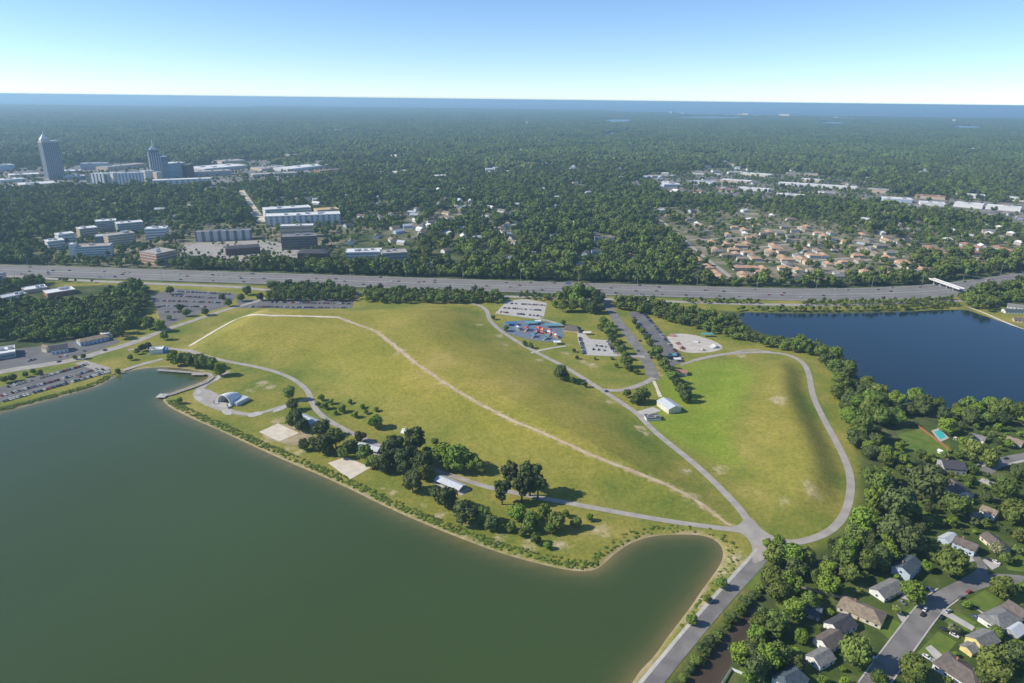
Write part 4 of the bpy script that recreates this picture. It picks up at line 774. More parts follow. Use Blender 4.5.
# apartments with orange roofs
AP = [(675,237),(681,244),(690,250),(699,258),(708,265),(716,271),(721,275.5)]
RN = {R_ORANGE.name: 'orange', R_TAN.name: 'tan', R_GREY.name: 'grey', R_WHITE.name: 'white'}; WN = {CREAM.name: 'cream', TAN.name: 'tan', WHITE.name: 'white'}
def apt(px, py, label, group, roof=R_ORANGE, L=22, W=13, rot=None, wall=None, hw=5.5, hip=.8):
    wall = wall or random.choice((CREAM, TAN, WHITE)); label = label.replace('ROOF', RN.get(roof.name, '')).replace('WALL', WN.get(wall.name, ''))
    c = P(px, py, hw + 2); rz = rot if rot is not None else random.choice((rr, rr, rr + 1.57)) + random.uniform(-.12, .12)
    e = empty('apartment_house', (c[0], c[1], 0), rz, label, 'house', group); FOOT.append((c[0], c[1], L / 2 + 1)); gable_parts(e, L, W, hw, 3, wall, roof, hip, win=False)
    for s in (-1, 1):
        for fl in (0, 1): MB().box(-L*.4, L*.4, s*(W/2+.03)-.06, s*(W/2+.03)+.06, 1 + 2.7*fl, 2.2 + 2.7*fl).build('window_band', BGLASS, e)
d1 = P(675,237) - P(721,275.5); rr = math.atan2(d1[1], d1[0])
for p in AP: apt(*p, 'orange-roofed apartment in the slanting row along the pale street', 'slanting row of orange-roofed apartments', L=28, W=15, rot=rr)
for p in ((650,217),(656,221.5),(663,226),(668,214),(667,230)): apt(*p, 'orange-roofed apartment at the top of the pale street', 'apartments at the top of the pale street', rot=rr)
for p in ((773.5,244),(777,247),(782,249.5),(803,247),(806,250),(811,252.5),(801,257),(809,260),(815,254),(812,268.5),(794,273.5),(788,258),(748,251),(753,254),(756,257),(751,266),(763,266.5),(743,257),(768,274),(743,272),(748,275.5),(734,248),(741,244),(736,252),(740,266),(785,266)): apt(*p, 'WALL apartment with ROOF roof in the open district behind the highway', 'apartments in the open district', random.choice((R_ORANGE, R_TAN, R_ORANGE)), L=random.uniform(18, 28))
for p in ((802,226.5),(806,228),(819,232),(824,234.5),(831,236.5),(834,246),(856,245),(863,248),(870,250),(876,252),(888,256),(867,269.5),(856,272),(848,270),(840,263),(858,254),(828,262),(795,229),(846,240)): apt(*p, 'WALL apartment with ROOF roof in the stepped rows right of the open district', 'apartments in stepped rows', random.choice((R_ORANGE, R_ORANGE, R_TAN)))
for p in ((929,246),(935,248.5),(941,252),(946,253)): apt(*p, 'red-roofed townhouse in the short terrace above the overpass', 'terrace above the overpass', R_RED, wall=WHITE)
for p in ((998,246),(1004,248),(1011,250),(1016,252.5),(1023,255)): apt(*p, 'red-roofed townhouse in the terrace at the right edge', 'terrace at the right edge', R_RED, wall=WHITE)
for p in ((969,252),(974,251),(966,243),(978,246),(960,247)): apt(*p, 'red-roofed house in the cluster between the two terraces', 'cluster between the terraces', R_RED, wall=WHITE)
ag = random.Random(3); na = 0
for _ in range(400):
    px, py = ag.uniform(672, 905), ag.uniform(224, 278); q = P(px, py, 7)
    if na >= 46: break
    if py < 232 + (px - 672) * .02 and ag.random() < .5: continue
    if px < 722 and py > 237 + (px - 675) * .85 - 4: continue
    if py > 281 - abs(px - 760) * .06 or seg_dist(q[:1], q[1:2], PX([(648,213),(668,225),(684,240),(705,258),(722,270),(735,281)]), False)[0] < 18 or any((q[0] - f[0]) ** 2 + (q[1] - f[1]) ** 2 < (f[2] + 9) ** 2 for f in FOOT): continue
    apt(px, py, 'WALL apartment with ROOF roof tucked between trees of the open district', 'apartments tucked between trees', ag.choice((R_ORANGE, R_ORANGE, R_TAN, R_GREY)), L=ag.uniform(16, 26)); na += 1
apt(970,261, 'long low red-roofed building alone above the highway trees', None, R_RED, L=45, rot=-.15, wall=WHITE)
for p in ((906,261),(914,265),(921,267.5)): apt(*p, 'orange-roofed apartment in the trio left of the overpass', 'trio left of the overpass')
for p in ((580,230),(590,232),(601,237),(612,238),(636,236),(652,236),(644,240),(675,257),(668,258),(634,258),(640,257),(598,250),(587,243),(660,240),(622,246),(655,259)): apt(*p, 'grey-roofed townhouse half hidden in trees left of the pale street', 'grey townhouses in the trees', R_SLATE, wall=PBLUE, rot=.1, L=26, hip=0)
for p in ((697,222),(690,218),(712,226),(706,230),(720,222),(735,226),(728,233),(745,232),(757,224),(750,218),(770,222),(764,232),(780,232),(716,212),(700,208),(740,212),(772,214),(790,218)): apt(*p, 'WALL house with ROOF roof scattered below the commercial strip', 'scattered houses below the strip', random.choice((R_TAN, R_GREY, R_WHITE, R_ORANGE)), L=18, W=11)
for p in ((882,231),(909,228),(917,229),(953,229),(900,223),(990,232),(1003,236),(1012,232),(985,224),(1000,226),(1018,222),(975,219),(965,214),(990,214),(1008,212),(1020,241),(948,238)): apt(*p, 'WALL house with ROOF roof below the far end of the strip', 'houses below the far end of the strip', random.choice((R_WHITE, R_GREY, R_TAN)), L=18, W=11)
for a, b, d, h, w_, r_, lb in [((776,198),(804,199.5),45,10,TAN,R_WHITE,'long tan warehouse with bright end wall on the strip'), ((778,185),(856,190),35,8,WHITE,R_WHITE,'very long white warehouse at the back of the strip'), ((815,199.5),(864,202),35,7,BRICK,R_RED,'reddish long shed on the strip'), ((883,201.5),(912,203),45,9,PBLUE,R_WHITE,'white and blue showroom on the strip'), ((953,206.5),(982,209),45,10,WHITE,R_WHITE,'bright white hall on the strip'), ((985,209),(1020,212),45,9,WHITE,R_WHITE,'long white store at the right end of the strip'), ((915,198),(945,200),40,8,TAN,R_RED,'tan and red shop row on the strip'), ((866,192),(888,193.5),50,9,TAN,R_GRAVEL,'tan depot beside the big car yard'), ((955,197),(985,199),50,8,WHITE,R_WHITE,'white store behind the bright hall'), ((1000,200),(1030,202),50,8,WHITE,R_WHITE,'white store at the right edge behind the strip'),
    ((664,187),(680,187),60,8,PBLUE,R_WHITE,'pale blue roofed store at the left end of the strip'), ((618,175.5),(632,175.5),50,7,WHITE,R_WHITE,'white house-like store in the woods left of the strip'), ((690,183),(712,184.5),40,7,WHITE,R_LGREY,'pale metal shed near the left end of the strip'), ((720,181.5),(750,183.5),40,7,TAN,R_WHITE,'tan shop row in the middle of the strip'), ((738,190),(768,192),40,7,WHITE,R_WHITE,'white shop row before the long warehouse'), ((740,175),(770,177),45,7,CREAM,R_WHITE,'cream store row at the woods edge of the strip'), ((652,178),(675,178),45,7,TAN,R_GRAVEL,'tan shop row at the woods edge, left end'), ((690,174),(712,175),45,6,WHITE,R_TAN,'tan-roofed store row at the woods edge'), ((800,181),(822,182.5),40,7,TAN,R_WHITE,'store row behind the very long warehouse'), ((920,205),(945,206.5),40,7,WHITE,R_WHITE,'white shop left of the bright hall'), ((756,202),(775,203),30,7,GREYW,R_SLATE,'dark-roofed low block below the tan warehouse'), ((625,186),(640,186.5),50,7,WHITE,R_TAN,'small tan store left of the strip')]:
    block('store_building', lb, a, b, d, h, w_, r_, units=3)
sg = random.Random(9)
for i in range(26):
    px, py = sg.uniform(655, 870), 0; py = sg.uniform(172, 200) + (px - 655) * .012; q = P(px, py); 
    if any((q[0] - f[0]) ** 2 + (q[1] - f[1]) ** 2 < (f[2] + 18) ** 2 for f in FOOT): continue
    wc = sg.choice((('white', WHITE), ('tan', TAN), ('cream', CREAM))); rc = sg.choice((('white', R_WHITE), ('gravel', R_GRAVEL), ('tan', R_TAN), ('rust', R_RED)))
    block('store_building', 'small %s store with %s roof on the commercial strip' % (wc[0], rc[0]), (px, py), (px + sg.uniform(7, 16), py + sg.uniform(0, .8)), sg.uniform(20, 35), sg.uniform(5, 9), wc[1], rc[1], group='small stores on the commercial strip', units=1)
# hotels on the coast
for a, b, h in [((671.5,114.2),(674.5,114.2),60),((680,114.6),(684,114.7),45),((690,115.2),(700,115.4),22),((736,116),(741,116.1),45),((742,116.1),(748,116.3),55),((752,116.6),(758,116.7),30),((779,117),(789,117.3),60),((812,118.3),(822,118.5),15),((833,119),(838,119.1),40),((840,119.3),(853,119.6),25),((955,122.5),(958,122.5),45),((884,120),(890,120.2),18),((713,115.6),(724,115.8),18),((600,113.5),(606,113.6),15),((974,122.8),(984,123),20)]:
    block('beach_hotel', 'pale hotel block on the far ocean front', a, b, 60, h, CREAM, R_WHITE, 'hotel', 'hotels along the far ocean front', units=0)
def water_tower(px, py, h, label):
    q = P(px, py); e = empty('water_tower', (q[0], q[1], 0), 0, label, 'water tower')
    MB().tube((0,0,0), (0,0,h*.75), 4, 3, 8).build('stem', M['white'], e); b = MB()
    for z0, r0, z1, r1 in ((h*.68,3,h*.78,10),(h*.78,10,h*.9,10),(h*.9,10,h,4)): b.tube((0,0,z0), (0,0,z1), r0, r1, 12)
    b.build('tank', M['white'], e)
water_tower(527, 126, 45, 'white water tower rising from the middle of the far woods'); water_tower(516, 112.5, 60, 'small white water tower on the far horizon woods')
# scattered suburban houses in the woods
fh = 0; fg = random.Random(5)
SUB = [((330,205),(520,245),50,'the woods beside the white apartments'), ((0,108),(260,155),18,'the far woods behind downtown'), ((330,130),(700,172),36,'the far woods left of the strip'), ((700,150),(1024,182),36,'the far woods behind the strip'), ((560,165),(760,215),40,'the woods left of the commercial strip'), ((180,180),(480,212),44,'the woods below the boulevard'), ((420,190),(600,268),44,'the middle woods beyond the highway'), ((0,196),(180,222),14,'the woods above the office park'), ((860,205),(1024,262),28,'the right woods below the strip')]
SUBF = []
for (x0, y0), (x1, y1), n, where in SUB:
    for _ in range(n):
        px, py = fg.uniform(x0, x1), fg.uniform(y0, y1); q = P(px, py)
        if any((q[0] - f[0]) ** 2 + (q[1] - f[1]) ** 2 < (f[2] + 12) ** 2 for f in FOOT): continue
        s = 1.15 if py > 180 else 1.6
        wl = fg.choice((('white', WHITE), ('cream', CREAM), ('pale blue', PBLUE), ('white', WHITE))); rf = fg.choice((('white', R_WHITE), ('grey', R_GREY), ('tan', R_TAN), ('pale metal', R_LGREY), ('brown', R_BROWN))); e = empty('suburban_house', (q[0], q[1], 0), fg.uniform(0, 3.1), 'small %s house with %s roof in %s' % (wl[0], rf[0], where), 'house', 'suburban houses in ' + where); L = fg.uniform(14, 22) * s
        gable_parts(e, L, 10 * s, 4.5 * s, 3 * s, wl[1], rf[1], 0, win=False); FOOT.append((q[0], q[1], L * .6)); SUBF.append((q[0], q[1] - 24, L * .95)); SUBF.append((q[0] + fg.uniform(-25, 25), q[1] - 20, L * .6)); fh += 1
print('SUBURB', fh)
# ---------------------------------------------------------------- bandshell, boardwalk, playground, skate park, bridge
def bandshell():
    a = P(224,405); b = P(244,395); ax = (b - a)[:2]; L = 18.0; rz = math.atan2(ax[1], ax[0])
    e = empty('bandshell', (a[0], a[1], 0), rz, 'white arched bandshell stage on the lakeside lawn', 'bandshell')
    V = []; F = []; n = 14; m = 8
    for j in range(m + 1):
        t = j / m; r = 8.6 - 2.6 * t ** 1.6; x = t * L; h = 9.6 * (1 - .45 * t ** 2.2)
        for k, s in ((0, 1.0), (1, .93)):
            for i in range(n + 1):
                an = math.pi * i / n; V.append((x, s * r * math.cos(an), .9 + s * h * math.sin(an)))
    w_ = 2 * (n + 1)
    for j in range(m):
        for i in range(n):
            o = j * w_ + i; F += [(o, o + 1, o + w_ + 1, o + w_), (o + n + 1, o + n + 1 + w_, o + n + 2 + w_, o + n + 2)]
    for i in range(n): F.append((i, i + n + 1, i + n + 2, i + 1))
    F.append(tuple(m * w_ + i for i in range(n + 1)))
    MB().add(V, F).build('shell', M['white'], e)
    MB().box(-5, 3, -10, 10, -.1, 1.2).build('stage', M['concrete'], e)
    MB().box(3, L + .5, -13.5, -6.2, 0, 3.4).build('side_wing', WHITE, e); MB().box(2.6, L + 1, -14, -6, 3.4, 3.7).build('wing_roof', R_LGREY, e)
    MB().box(4, L, 6.6, 9.5, 0, 2.4).build('side_wall', WHITE, e)
    for y in (-8.5, 8.5): MB().box(-4.5, -3.5, y - .5, y + .5, 1.2, 5).build('speaker_post', M['metal'], e)
bandshell()
def pier():
    pts = [(158,370),(175,371.2),(192,372.6),(209,374),(212.5,377),(206,382),(196,386),(184,390),(172,394),(164,395.5)]
    p = PX(pts, .8); e = empty('boardwalk', (p[0][0], p[0][1], 0), 0, 'grey timber boardwalk bending along the lake head', 'boardwalk'); o = p[0]; q = p - o
    for i in range(len(q) - 1):
        d = q[i + 1] - q[i]; L = np.linalg.norm(d); t = d / L; n = np.array([-t[1], t[0]]); A, B = q[i] - t * .6, q[i + 1] + t * .6
        wd = 2.1
        MB().prism([tuple(A - n * wd), tuple(B - n * wd), tuple(B + n * wd), tuple(A + n * wd)], .75 + .01 * (i % 2), .98 + .01 * (i % 2)).build('deck', M['wood'], e)
        for s in (-1, 1):
            r = MB(); r.prism([tuple(A + n * s * 2.0 - n * .06), tuple(B + n * s * 2.0 - n * .06), tuple(B + n * s * 2.0 + n * .06), tuple(A + n * s * 2.0 + n * .06)], 1.9, 2.05)
            for k in range(int(L / 2.4) + 1): c = A + (B - A) * k / max(1, int(L / 2.4)) + n * s * 2.0; r.box(c[0]-.07, c[0]+.07, c[1]-.07, c[1]+.07, .9, 1.9)
            r.build('railing', M['wood'], e)
        for s in (-1, 1): c = (A + B) / 2 + n * s * 1.6; MB().tube((c[0], c[1], -2.4), (c[0], c[1], .8), .2).build('pile', M['wood'], e)
    c = q[-1]; MB().box(c[0]-6, c[0]+3, c[1]-5, c[1]+4, .70, 1.02).build('end_platform', M['concrete'], e)
    c = (q[2] + q[3]) / 2; MB().box(c[0]-8, c[0]+6, c[1]-5, c[1]+1, .7, 1.02).build('mid_platform', M['wood'], e)
pier()
COLS = {k: cmat('play_' + k, c, .5) for k, c in {'red': (.60,.09,.05), 'blue': (.05,.16,.42), 'teal': (.10,.36,.42), 'yellow': (.70,.48,.06), 'orange': (.65,.22,.05), 'white': (.75,.75,.75)}.items()}
def playset(px, py, c1, c2, s, label):
    q = P(px, py); e = empty('play_structure', (q[0], q[1], .08), random.uniform(0, 3), label, 'play structure')
    for ix in range(2):
        x0 = ix * 5.2 * s
        for dx in (-1.4, 1.4):
            for dy in (-1.4, 1.4): MB().box(x0+dx*s-.12, x0+dx*s+.12, dy*s-.12, dy*s+.12, 0, 4.2*s).build('post', COLS[c2], e)
        MB().box(x0-1.5*s, x0+1.5*s, -1.5*s, 1.5*s, 1.5*s, 1.7*s).build('deck', COLS[c1], e)
        MB().add([(x0-1.9*s,-1.9*s,4.1*s),(x0+1.9*s,-1.9*s,4.1*s),(x0+1.9*s,1.9*s,4.1*s),(x0-1.9*s,1.9*s,4.1*s),(x0,0,5.8*s)], [(0,1,4),(1,2,4),(2,3,4),(3,0,4),(3,2,1,0)]).build('pyramid_roof', COLS[c1 if ix else c2], e)
    MB().box(1.5*s, 3.7*s, -.7*s, .7*s, 1.55*s, 1.7*s).build('bridge', COLS['white'], e)
    MB().add([(-1.5*s,-.5*s,1.7*s),(-1.5*s,.5*s,1.7*s),(-4.8*s,.5*s,.2),(-4.8*s,-.5*s,.2),(-1.5*s,-.5*s,1.4*s),(-1.5*s,.5*s,1.4*s),(-4.8*s,.5*s,.05),(-4.8*s,-.5*s,.05)], [(0,1,2,3),(7,6,5,4),(0,3,7,4),(1,5,6,2),(2,6,7,3),(0,4,5,1)]).build('slide', COLS['yellow'], e)
for a in ((543,334,'red','orange',1.5,'red and orange play tower in the middle of the playground'), (549,335.5,'red','white',1.3,'red play tower right of the orange one'), (536,333,'orange','blue',1.2,'orange and blue play tower left of the red ones'), (526,331,'blue','red',1.2,'blue and red play tower on the left of the playground'), (518,330,'blue','white',1.1,'blue play tower near the mound path'), (556,338,'orange','white',1.1,'small orange play tower at the right end'), (533,337.5,'blue','teal',1.0,'small blue play tower at the near edge'), (545,339.5,'teal','blue',1.0,'teal play tower at the near edge')): playset(*a)
def canopy(px, py, L, W, h, c, label, cat='canopy', group='shade canopies around the playground'):
    q = P(px, py); e = empty('shade_canopy', (q[0], q[1], .08), .1, label, cat, group)
    MB().add([(-L/2,-W/2,h),(L/2,-W/2,h),(L/2,W/2,h),(-L/2,W/2,h),(-L/2,0,h+1.2),(L/2,0,h+1.2)], [(0,1,5,4),(2,3,4,5),(0,4,3),(1,2,5),(3,2,1,0)]).build('cover', COLS.get(c) or c, e)
    for x in (-L*.45, 0, L*.45):
        for y in (-W*.42, W*.42): MB().box(x-.12, x+.12, y-.12, y+.12, 0, h).build('post', M['metal'], e)
canopy(511,325,15,9,3.4,'blue','dark blue canopy at the left end of the playground'); canopy(531,324.5,16,7,3.4,'teal','teal canopy behind the play towers'); canopy(553,327,22,7,3.6,'teal','long teal canopy at the back right of the playground'); canopy(557,344,9,7,3.2,'white','white canopy at the near playground gate'); canopy(538,323,8,5,3,'white','small white canopy behind the teal one'); canopy(672,357,9,6,3,'teal','pale teal canopy at the end of the long car park'); canopy(677,361,8,6,3,'white','white canopy beside the rust-roofed hut'); canopy(707,336.5,14,5,3.5,'teal','long teal canopy at the back of the skate park'); canopy(587,334.5,10,5,3,'white','white canopy by the small pale car park')
def ramp(px, py, rz, L, W, h, m, label):
    q = P(px, py); e = empty('skate_ramp', (q[0], q[1], .12), rz, label, 'skate ramp', 'ramps of the skate park')
    n = 6; prof = [(L * i / n, h * (1 - math.cos(i / n * math.pi / 2))) for i in range(n + 1)] + [(L + 2, h), (L + 2, 0)]
    k = len(prof); MB().add([(x, -W/2, z) for x, z in prof] + [(x, W/2, z) for x, z in prof], [tuple(range(k)), tuple(range(2*k-1, k-1, -1))] + [(i, k + i, k + (i + 1) % k, (i + 1) % k) for i in range(k)]).build('ramp_body', m, e)
    MB().box(L, L + .15, -W/2, W/2, h, h + 1).build('railing', M['metal'], e)
ramp(709,347.5,.2,7,9,3,CONC,'tall pale quarter pipe at the right end of the skate park'); ramp(686,349,2.8,5,9,1.6,R_RED,'low dark ramp at the near side of the skate park'); ramp(672,337,1.2,5,8,1.6,R_RED,'rust red ramp at the far left of the skate park'); ramp(695,343,.9,4,6,1.4,CONC,'small pale ramp in the middle of the skate park'); ramp(699,350,0,4,7,1.3,M['wood'],'wooden ramp at the near edge of the skate park'); ramp(680,345,2,4,6,1.2,R_RED,'small rust ramp left of the skate park middle')
def bridge():
    A = P(930,278,7); B = P(962,289,7); d = (B - A)[:2]; L = float(np.linalg.norm(d)); rz = math.atan2(d[1], d[0])
    e = empty('overpass_bridge', (A[0], A[1], 0), rz, 'pale concrete overpass crossing the interstate', 'bridge')
    MB().box(0, L, -4.5, 4.5, 5.6, 7).build('deck', CONC, e)
    for y in (-4.5, 4.1): MB().box(0, L, y, y + .4, 7, 8.1).build('parapet', WHITE, e)
    for i in range(1, 5):
        for y in (-3, 3): MB().tube((i * L / 5, y, -.2), (i * L / 5, y, 5.6), .5, .5, 8).build('pier', CONC, e)
bridge()
# fences, pool
def fence(a, b, h, m, label, n=10):
    A = P(*a); B = P(*b); d = (B - A)[:2]; L = float(np.linalg.norm(d)); e = empty('garden_fence', (A[0], A[1], 0), math.atan2(d[1], d[0]), label, 'fence')
    for i in range(n + 1): MB().box(i*L/n-.07, i*L/n+.07, -.07, .07, -.1, h+.1).build('post', m, e)
    for i in range(n): MB().box(i*L/n+.1, (i+1)*L/n-.1, -.03, .03, .08, h).build('fence_panel', m, e)
RW = cmat('red_cedar', (.30,.12,.06)); fence((918,427), (951,452), 2.1, RW, 'red-brown cedar fence beside the swimming pool', 14)
fence((731,670), (764,684), 1.7, M['white'], 'white garden fence beside the canal at the bottom edge', 12); fence((731,670), (722,684), 1.7, M['white'], 'short white fence return beside the canal', 6); fence((893,560), (925,566), 1.8, RW, 'red-brown fence behind the pale blue house', 9)
fence((905,470), (940,475), 1.8, M['wood'], 'grey board fence behind the brown-roofed white house', 10); fence((800,588), (845,600), 1.8, M['wood'], 'grey board fence along the canal thicket gardens', 12)
q = PX([(934,432),(940,430),(946,437),(940,439.5)]); c = q.mean(0)
e = empty('swimming_pool', (c[0], c[1], 0), 0, 'turquoise garden swimming pool beside the cedar fence', 'pool'); q = q - c
MB().prism([tuple(v * 1.5) for v in q], .0, .12).build('deck', M['concrete'], e); MB().prism([tuple(v) for v in q], .05, .16).build('water', mat('pool_water', (.06,.50,.52), .1), e)
q = P(955,440); e = empty('water_slide', (q[0], q[1], 0), .6, 'yellow slide and awning on the poolside patio', 'slide')
b = MB(); pr = [(x, 2.6 * (.5 + .5 * math.cos(x / 9 * math.pi)) + .3) for x in np.linspace(0, 9, 9)]
for (x0, z0), (x1, z1) in zip(pr, pr[1:]): b.add([(x0,-.9,z0),(x0,.9,z0),(x1,.9,z1),(x1,-.9,z1),(x0,-.9,z0-.25),(x0,.9,z0-.25),(x1,.9,z1-.25),(x1,-.9,z1-.25)], [(3,2,1,0),(4,5,6,7),(0,4,7,3),(1,2,6,5),(0,1,5,4),(2,3,7,6)])
b.build('chute', COLS['yellow'], e); MB().box(-1.4, 0, -1, 1, 2.6, 2.8).build('platform', M['white'], e)
for y in (-.9, .9):
    for x in (-1.3, -.1): MB().box(x-.08, x+.08, y-.08, y+.08, 0, 2.6).build('leg', M['white'], e)
# lamp posts along the highway
hl = offset_line(I64, -37); hu = offset_line(I64, 37)
def lamp(x, y, h, label, group, arm=1):
    e = empty('lamp_post', (x, y, 0), 0, label, 'lamp post', group)
    MB().tube((0,0,-.2), (0,0,h), .28, .16, 6).build('pole', M['metal'], e); MB().tube((0,0,h-.2), (0,arm*3.5,h+.6), .12, .1, 5).build('arm', M['metal'], e); MB().box(-.3, .3, arm*3.4-.2, arm*3.4+1.1, h+.45, h+.75).build('lamp_head', M['white'], e)
for line, arm, nm in ((hl, 1, 'near'), (hu, -1, 'far')):
    Ls = np.r_[0, np.cumsum(np.linalg.norm(np.diff(line, axis=0), axis=1))]
    for s in np.arange(0, Ls[-1], 95):
        x = np.interp(s, Ls, line[:, 0]); y = np.interp(s, Ls, line[:, 1]); u, v = to_px(x, y)
        if -10 < u < 1034: lamp(x, y, 18, 'tall grey lamp post on the %s side of the interstate' % nm, 'lamp posts on the %s side of the interstate' % nm, arm)
q = P(568, 291); e = empty('sign_gantry', (q[0], q[1], 0), .05, 'grey steel sign post over the near highway lanes', 'sign')
for x in (-3, 3): MB().tube((x,0,0), (x,0,15), .4, .35).build('post', M['metal'], e)
MB().box(-6, 6, -.4, .4, 14, 15).build('crossbeam', M['metal'], e); MB().box(-4.5, 4.5, -.6, -.42, 10.8, 14).build('sign_panel', M['metal'], e)
# ---------------------------------------------------------------- cars
TYRE = cmat('tyre_rubber', (.02,.02,.02), .9)
CARC = {'white': (.74,.74,.74), 'silver': (.42,.43,.45), 'grey': (.16,.165,.17), 'black': (.018,.018,.02), 'blue': (.04,.09,.22), 'red': (.34,.03,.025), 'tan': (.36,.31,.24)}
CM_ = {k: mat('car_paint_' + k, v, .25, spec=.6) for k, v in CARC.items()}
def car_bodies():
    def loft(secs, m, cap=True):
        b = MB(); n = len(secs[0]); V = [v for s in secs for v in s]; F = []
        for i in range(len(secs) - 1):
            for j in range(n): F.append((i*n+j, i*n+(j+1) % n, (i+1)*n+(j+1) % n, (i+1)*n+j))
        F += [tuple(range(n))[::-1], tuple(range((len(secs)-1)*n, len(secs)*n))]; return V, F
    def ring(x, w_, z0, z1): return [(x,-w_*.92,z0),(x,-w_,(z0+z1)/2),(x,-w_*.9,z1),(x,w_*.9,z1),(x,w_,(z0+z1)/2),(x,w_*.92,z0)]
    low = loft([ring(-2.25,.78,.38,.80),ring(-2.0,.88,.28,.92),ring(-.9,.9,.24,.98),ring(.9,.9,.24,.96),ring(1.9,.86,.28,.84),ring(2.28,.74,.36,.68)], 0)
    def r4(x, w_, z0): return [(x,-w_,z0),(x,w_,z0)]
    cab = [(-1.75,-.82,.95),(-1.75,.82,.95),(1.05,.82,.94),(1.05,-.82,.94),(-1.15,-.64,1.46),(-1.15,.64,1.46),(.25,.64,1.46),(.25,-.64,1.46)]
    glass = (cab, [(0,1,5,4),(1,2,6,5),(2,3,7,6),(3,0,4,7)])
    roof = ([(x*1.0,y*1.02,z+.01) for x,y,z in cab[4:]] + [(x*.97,y*.94,z+.07) for x,y,z in cab[4:]], [(4,5,6,7),(0,1,5,4),(1,2,6,5),(2,3,7,6),(3,0,4,7)])
    wh = [((x, y-.1, .33), (x, y+.1, .33)) for x in (-1.4, 1.4) for y in (-.82, .82)]
    return low, glass, roof, wh
LOW, GLS, ROOFC, WH = car_bodies()
CARM = {}
for k in CARC:
    b = MB(); b.add(*LOW, 0); b.add(*GLS, 1); b.add(*ROOFC, 0)
    for a_, c_ in WH: b.tube(a_, c_, .33, .33, 8, 2)
    CARM[k] = b.mesh('car', [CM_[k], M['glass'], TYRE])
NC = [0]
def car(x, y, rz, col, label, group=None, name='parked_car', z=.1, s=1.0):
    o = ob(name, CARM[col], None, (x, y, z), rz, s); tag(o, label, 'car', group); NC[0] += 1; FOOT.append((x, y, 2.5)) ; return o
def car_parts(px, py, qx, qy, col, label):
    c = P(px, py); d = P(px + qx, py + qy) - c; e = empty('parked_car', (c[0], c[1], .13), math.atan2(d[1], d[0]), label, 'car'); e.scale = (1.06,) * 3; FOOT.append((c[0], c[1], 3))
    bd = MB().add(*LOW).build('body', CM_[col], e); MB().add(*GLS).build('window_glass', M['glass'], e); MB().add(*ROOFC).build('roof', CM_[col], e)
    for a_, c_ in WH:
        w_ = MB().tube(a_, c_, .33, .33, 10).build('wheel', TYRE, e); m_ = Vector(a_).lerp(Vector(c_), .5); s_ = 1 if m_.y > 0 else -1; MB().tube((m_.x, m_.y, .33), (m_.x, m_.y + s_ * .13, .33), .18, .18, 8).build('hub', M['metal'], w_)
    for y in (-.55, .55): MB().box(2.2, 2.27, y - .18, y + .18, .55, .68).build('headlight', M['white'], e)
    NC[0] += 1
for a in ((922.5,615,5,-7,'black','black car on the left side of the street bend'), (925,610,5,-7,'white','white car parked ahead of the black one at the left kerb'), (941,618,5,-7,'black','black car at the right kerb beside the short driveway'), (944.5,631,8,4,'black','large black car on the driveway by the blossoming tree'), (954,636,8,4,'white','white car on the driveway behind the large black one'), (976,618.5,8,5,'blue','blue car on the driveway of the grey hip-roofed house'), (969,592.5,8,-3,'red','dark red car at the outer kerb of the street bend'), (961,598,8,-4,'grey','dark grey car next to the red one on the bend'), (948,612,8,-5,'silver','silver car on the bend in tree shade'), (930,590,6,4,'blue','pale blue car under the bright loose tree'), (927,658,8,5,'white','white car at the lawn corner near the bottom'), (934,662.5,8,5,'silver','silver car behind the white one near the bottom lawn'), (1018,626,7,-5,'blue','blue car by the grey garage wing'), (873,660,5,-7,'silver','pale car in the shade low on the street'), (988,560,8,4,'black','black car at the upper bend driveway'), (996,563,8,4,'white','white car at the upper bend driveway'), (978,466,7,-2,'silver','silver car at the upper street end'), (902,603,6,4,'grey','grey car on the driveway by the long cream bungalow'), (1006,459,8,-2,'black','dark car on the upper street')): car_parts(*a)
def row(a, b, n, p, where, group, cols=('white','white','silver','grey','black','black','blue','red','tan')):
    A = P(*a); B = P(*b); d = (B - A)[:2]; rz = math.atan2(d[1], d[0]) + math.pi / 2
    for i in range(n):
        if random.random() > p: continue
        q = A + (B - A) * (i + .5) / n; c = random.choice(cols)
        car(q[0] + random.uniform(-.2, .2), q[1] + random.uniform(-.3, .3), rz + random.choice((0, math.pi)) + random.uniform(-.04, .04), c, '%s car parked %s' % (c, where), group, s=1.12)
CSTUFF = MB()
def lot_stuff(rows):
    for a, b, p in rows:
        A = P(*a); B = P(*b); n = int(np.linalg.norm(B - A) / 2.9); d = (B - A)[:2]; rz = math.atan2(d[1], d[0]) + math.pi / 2
        for i in range(n):
            if random.random() > p: continue
            q = A + (B - A) * (i + .5) / n; r_ = rz + random.choice((0, math.pi)); c_, s_ = math.cos(r_) * 1.12, math.sin(r_) * 1.12; k = random.randrange(len(CARC))
            for (V, F), m_ in ((LOW, k), (GLS, len(CARC)), (ROOFC, k)): CSTUFF.add([(q[0] + x * c_ - y * s_, q[1] + x * s_ + y * c_, .1 + z * 1.12) for x, y, z in V], F, m_)
            FOOT.append((q[0], q[1], 2.5))
def lot(rows, where, group):
    for a, b, p in rows:
        L = float(np.linalg.norm(P(*b) - P(*a))); row(a, b, int(L / 2.9), p, where, group)
lot([((2,402),(110,371.8),.9), ((0,396.5),(98,369),.85), ((0,389.5),(88,364.5),.75), ((50,386),(104,369.5),.5)], 'in the lakeside car park', 'cars in the lakeside car park')
lot_stuff([((176,291.5),(230,294.5),.8), ((171,296),(228,299),.8), ((163,301),(222,303),.7), ((160,306),(206,307),.7), ((160,312),(190,312.5),.6)])
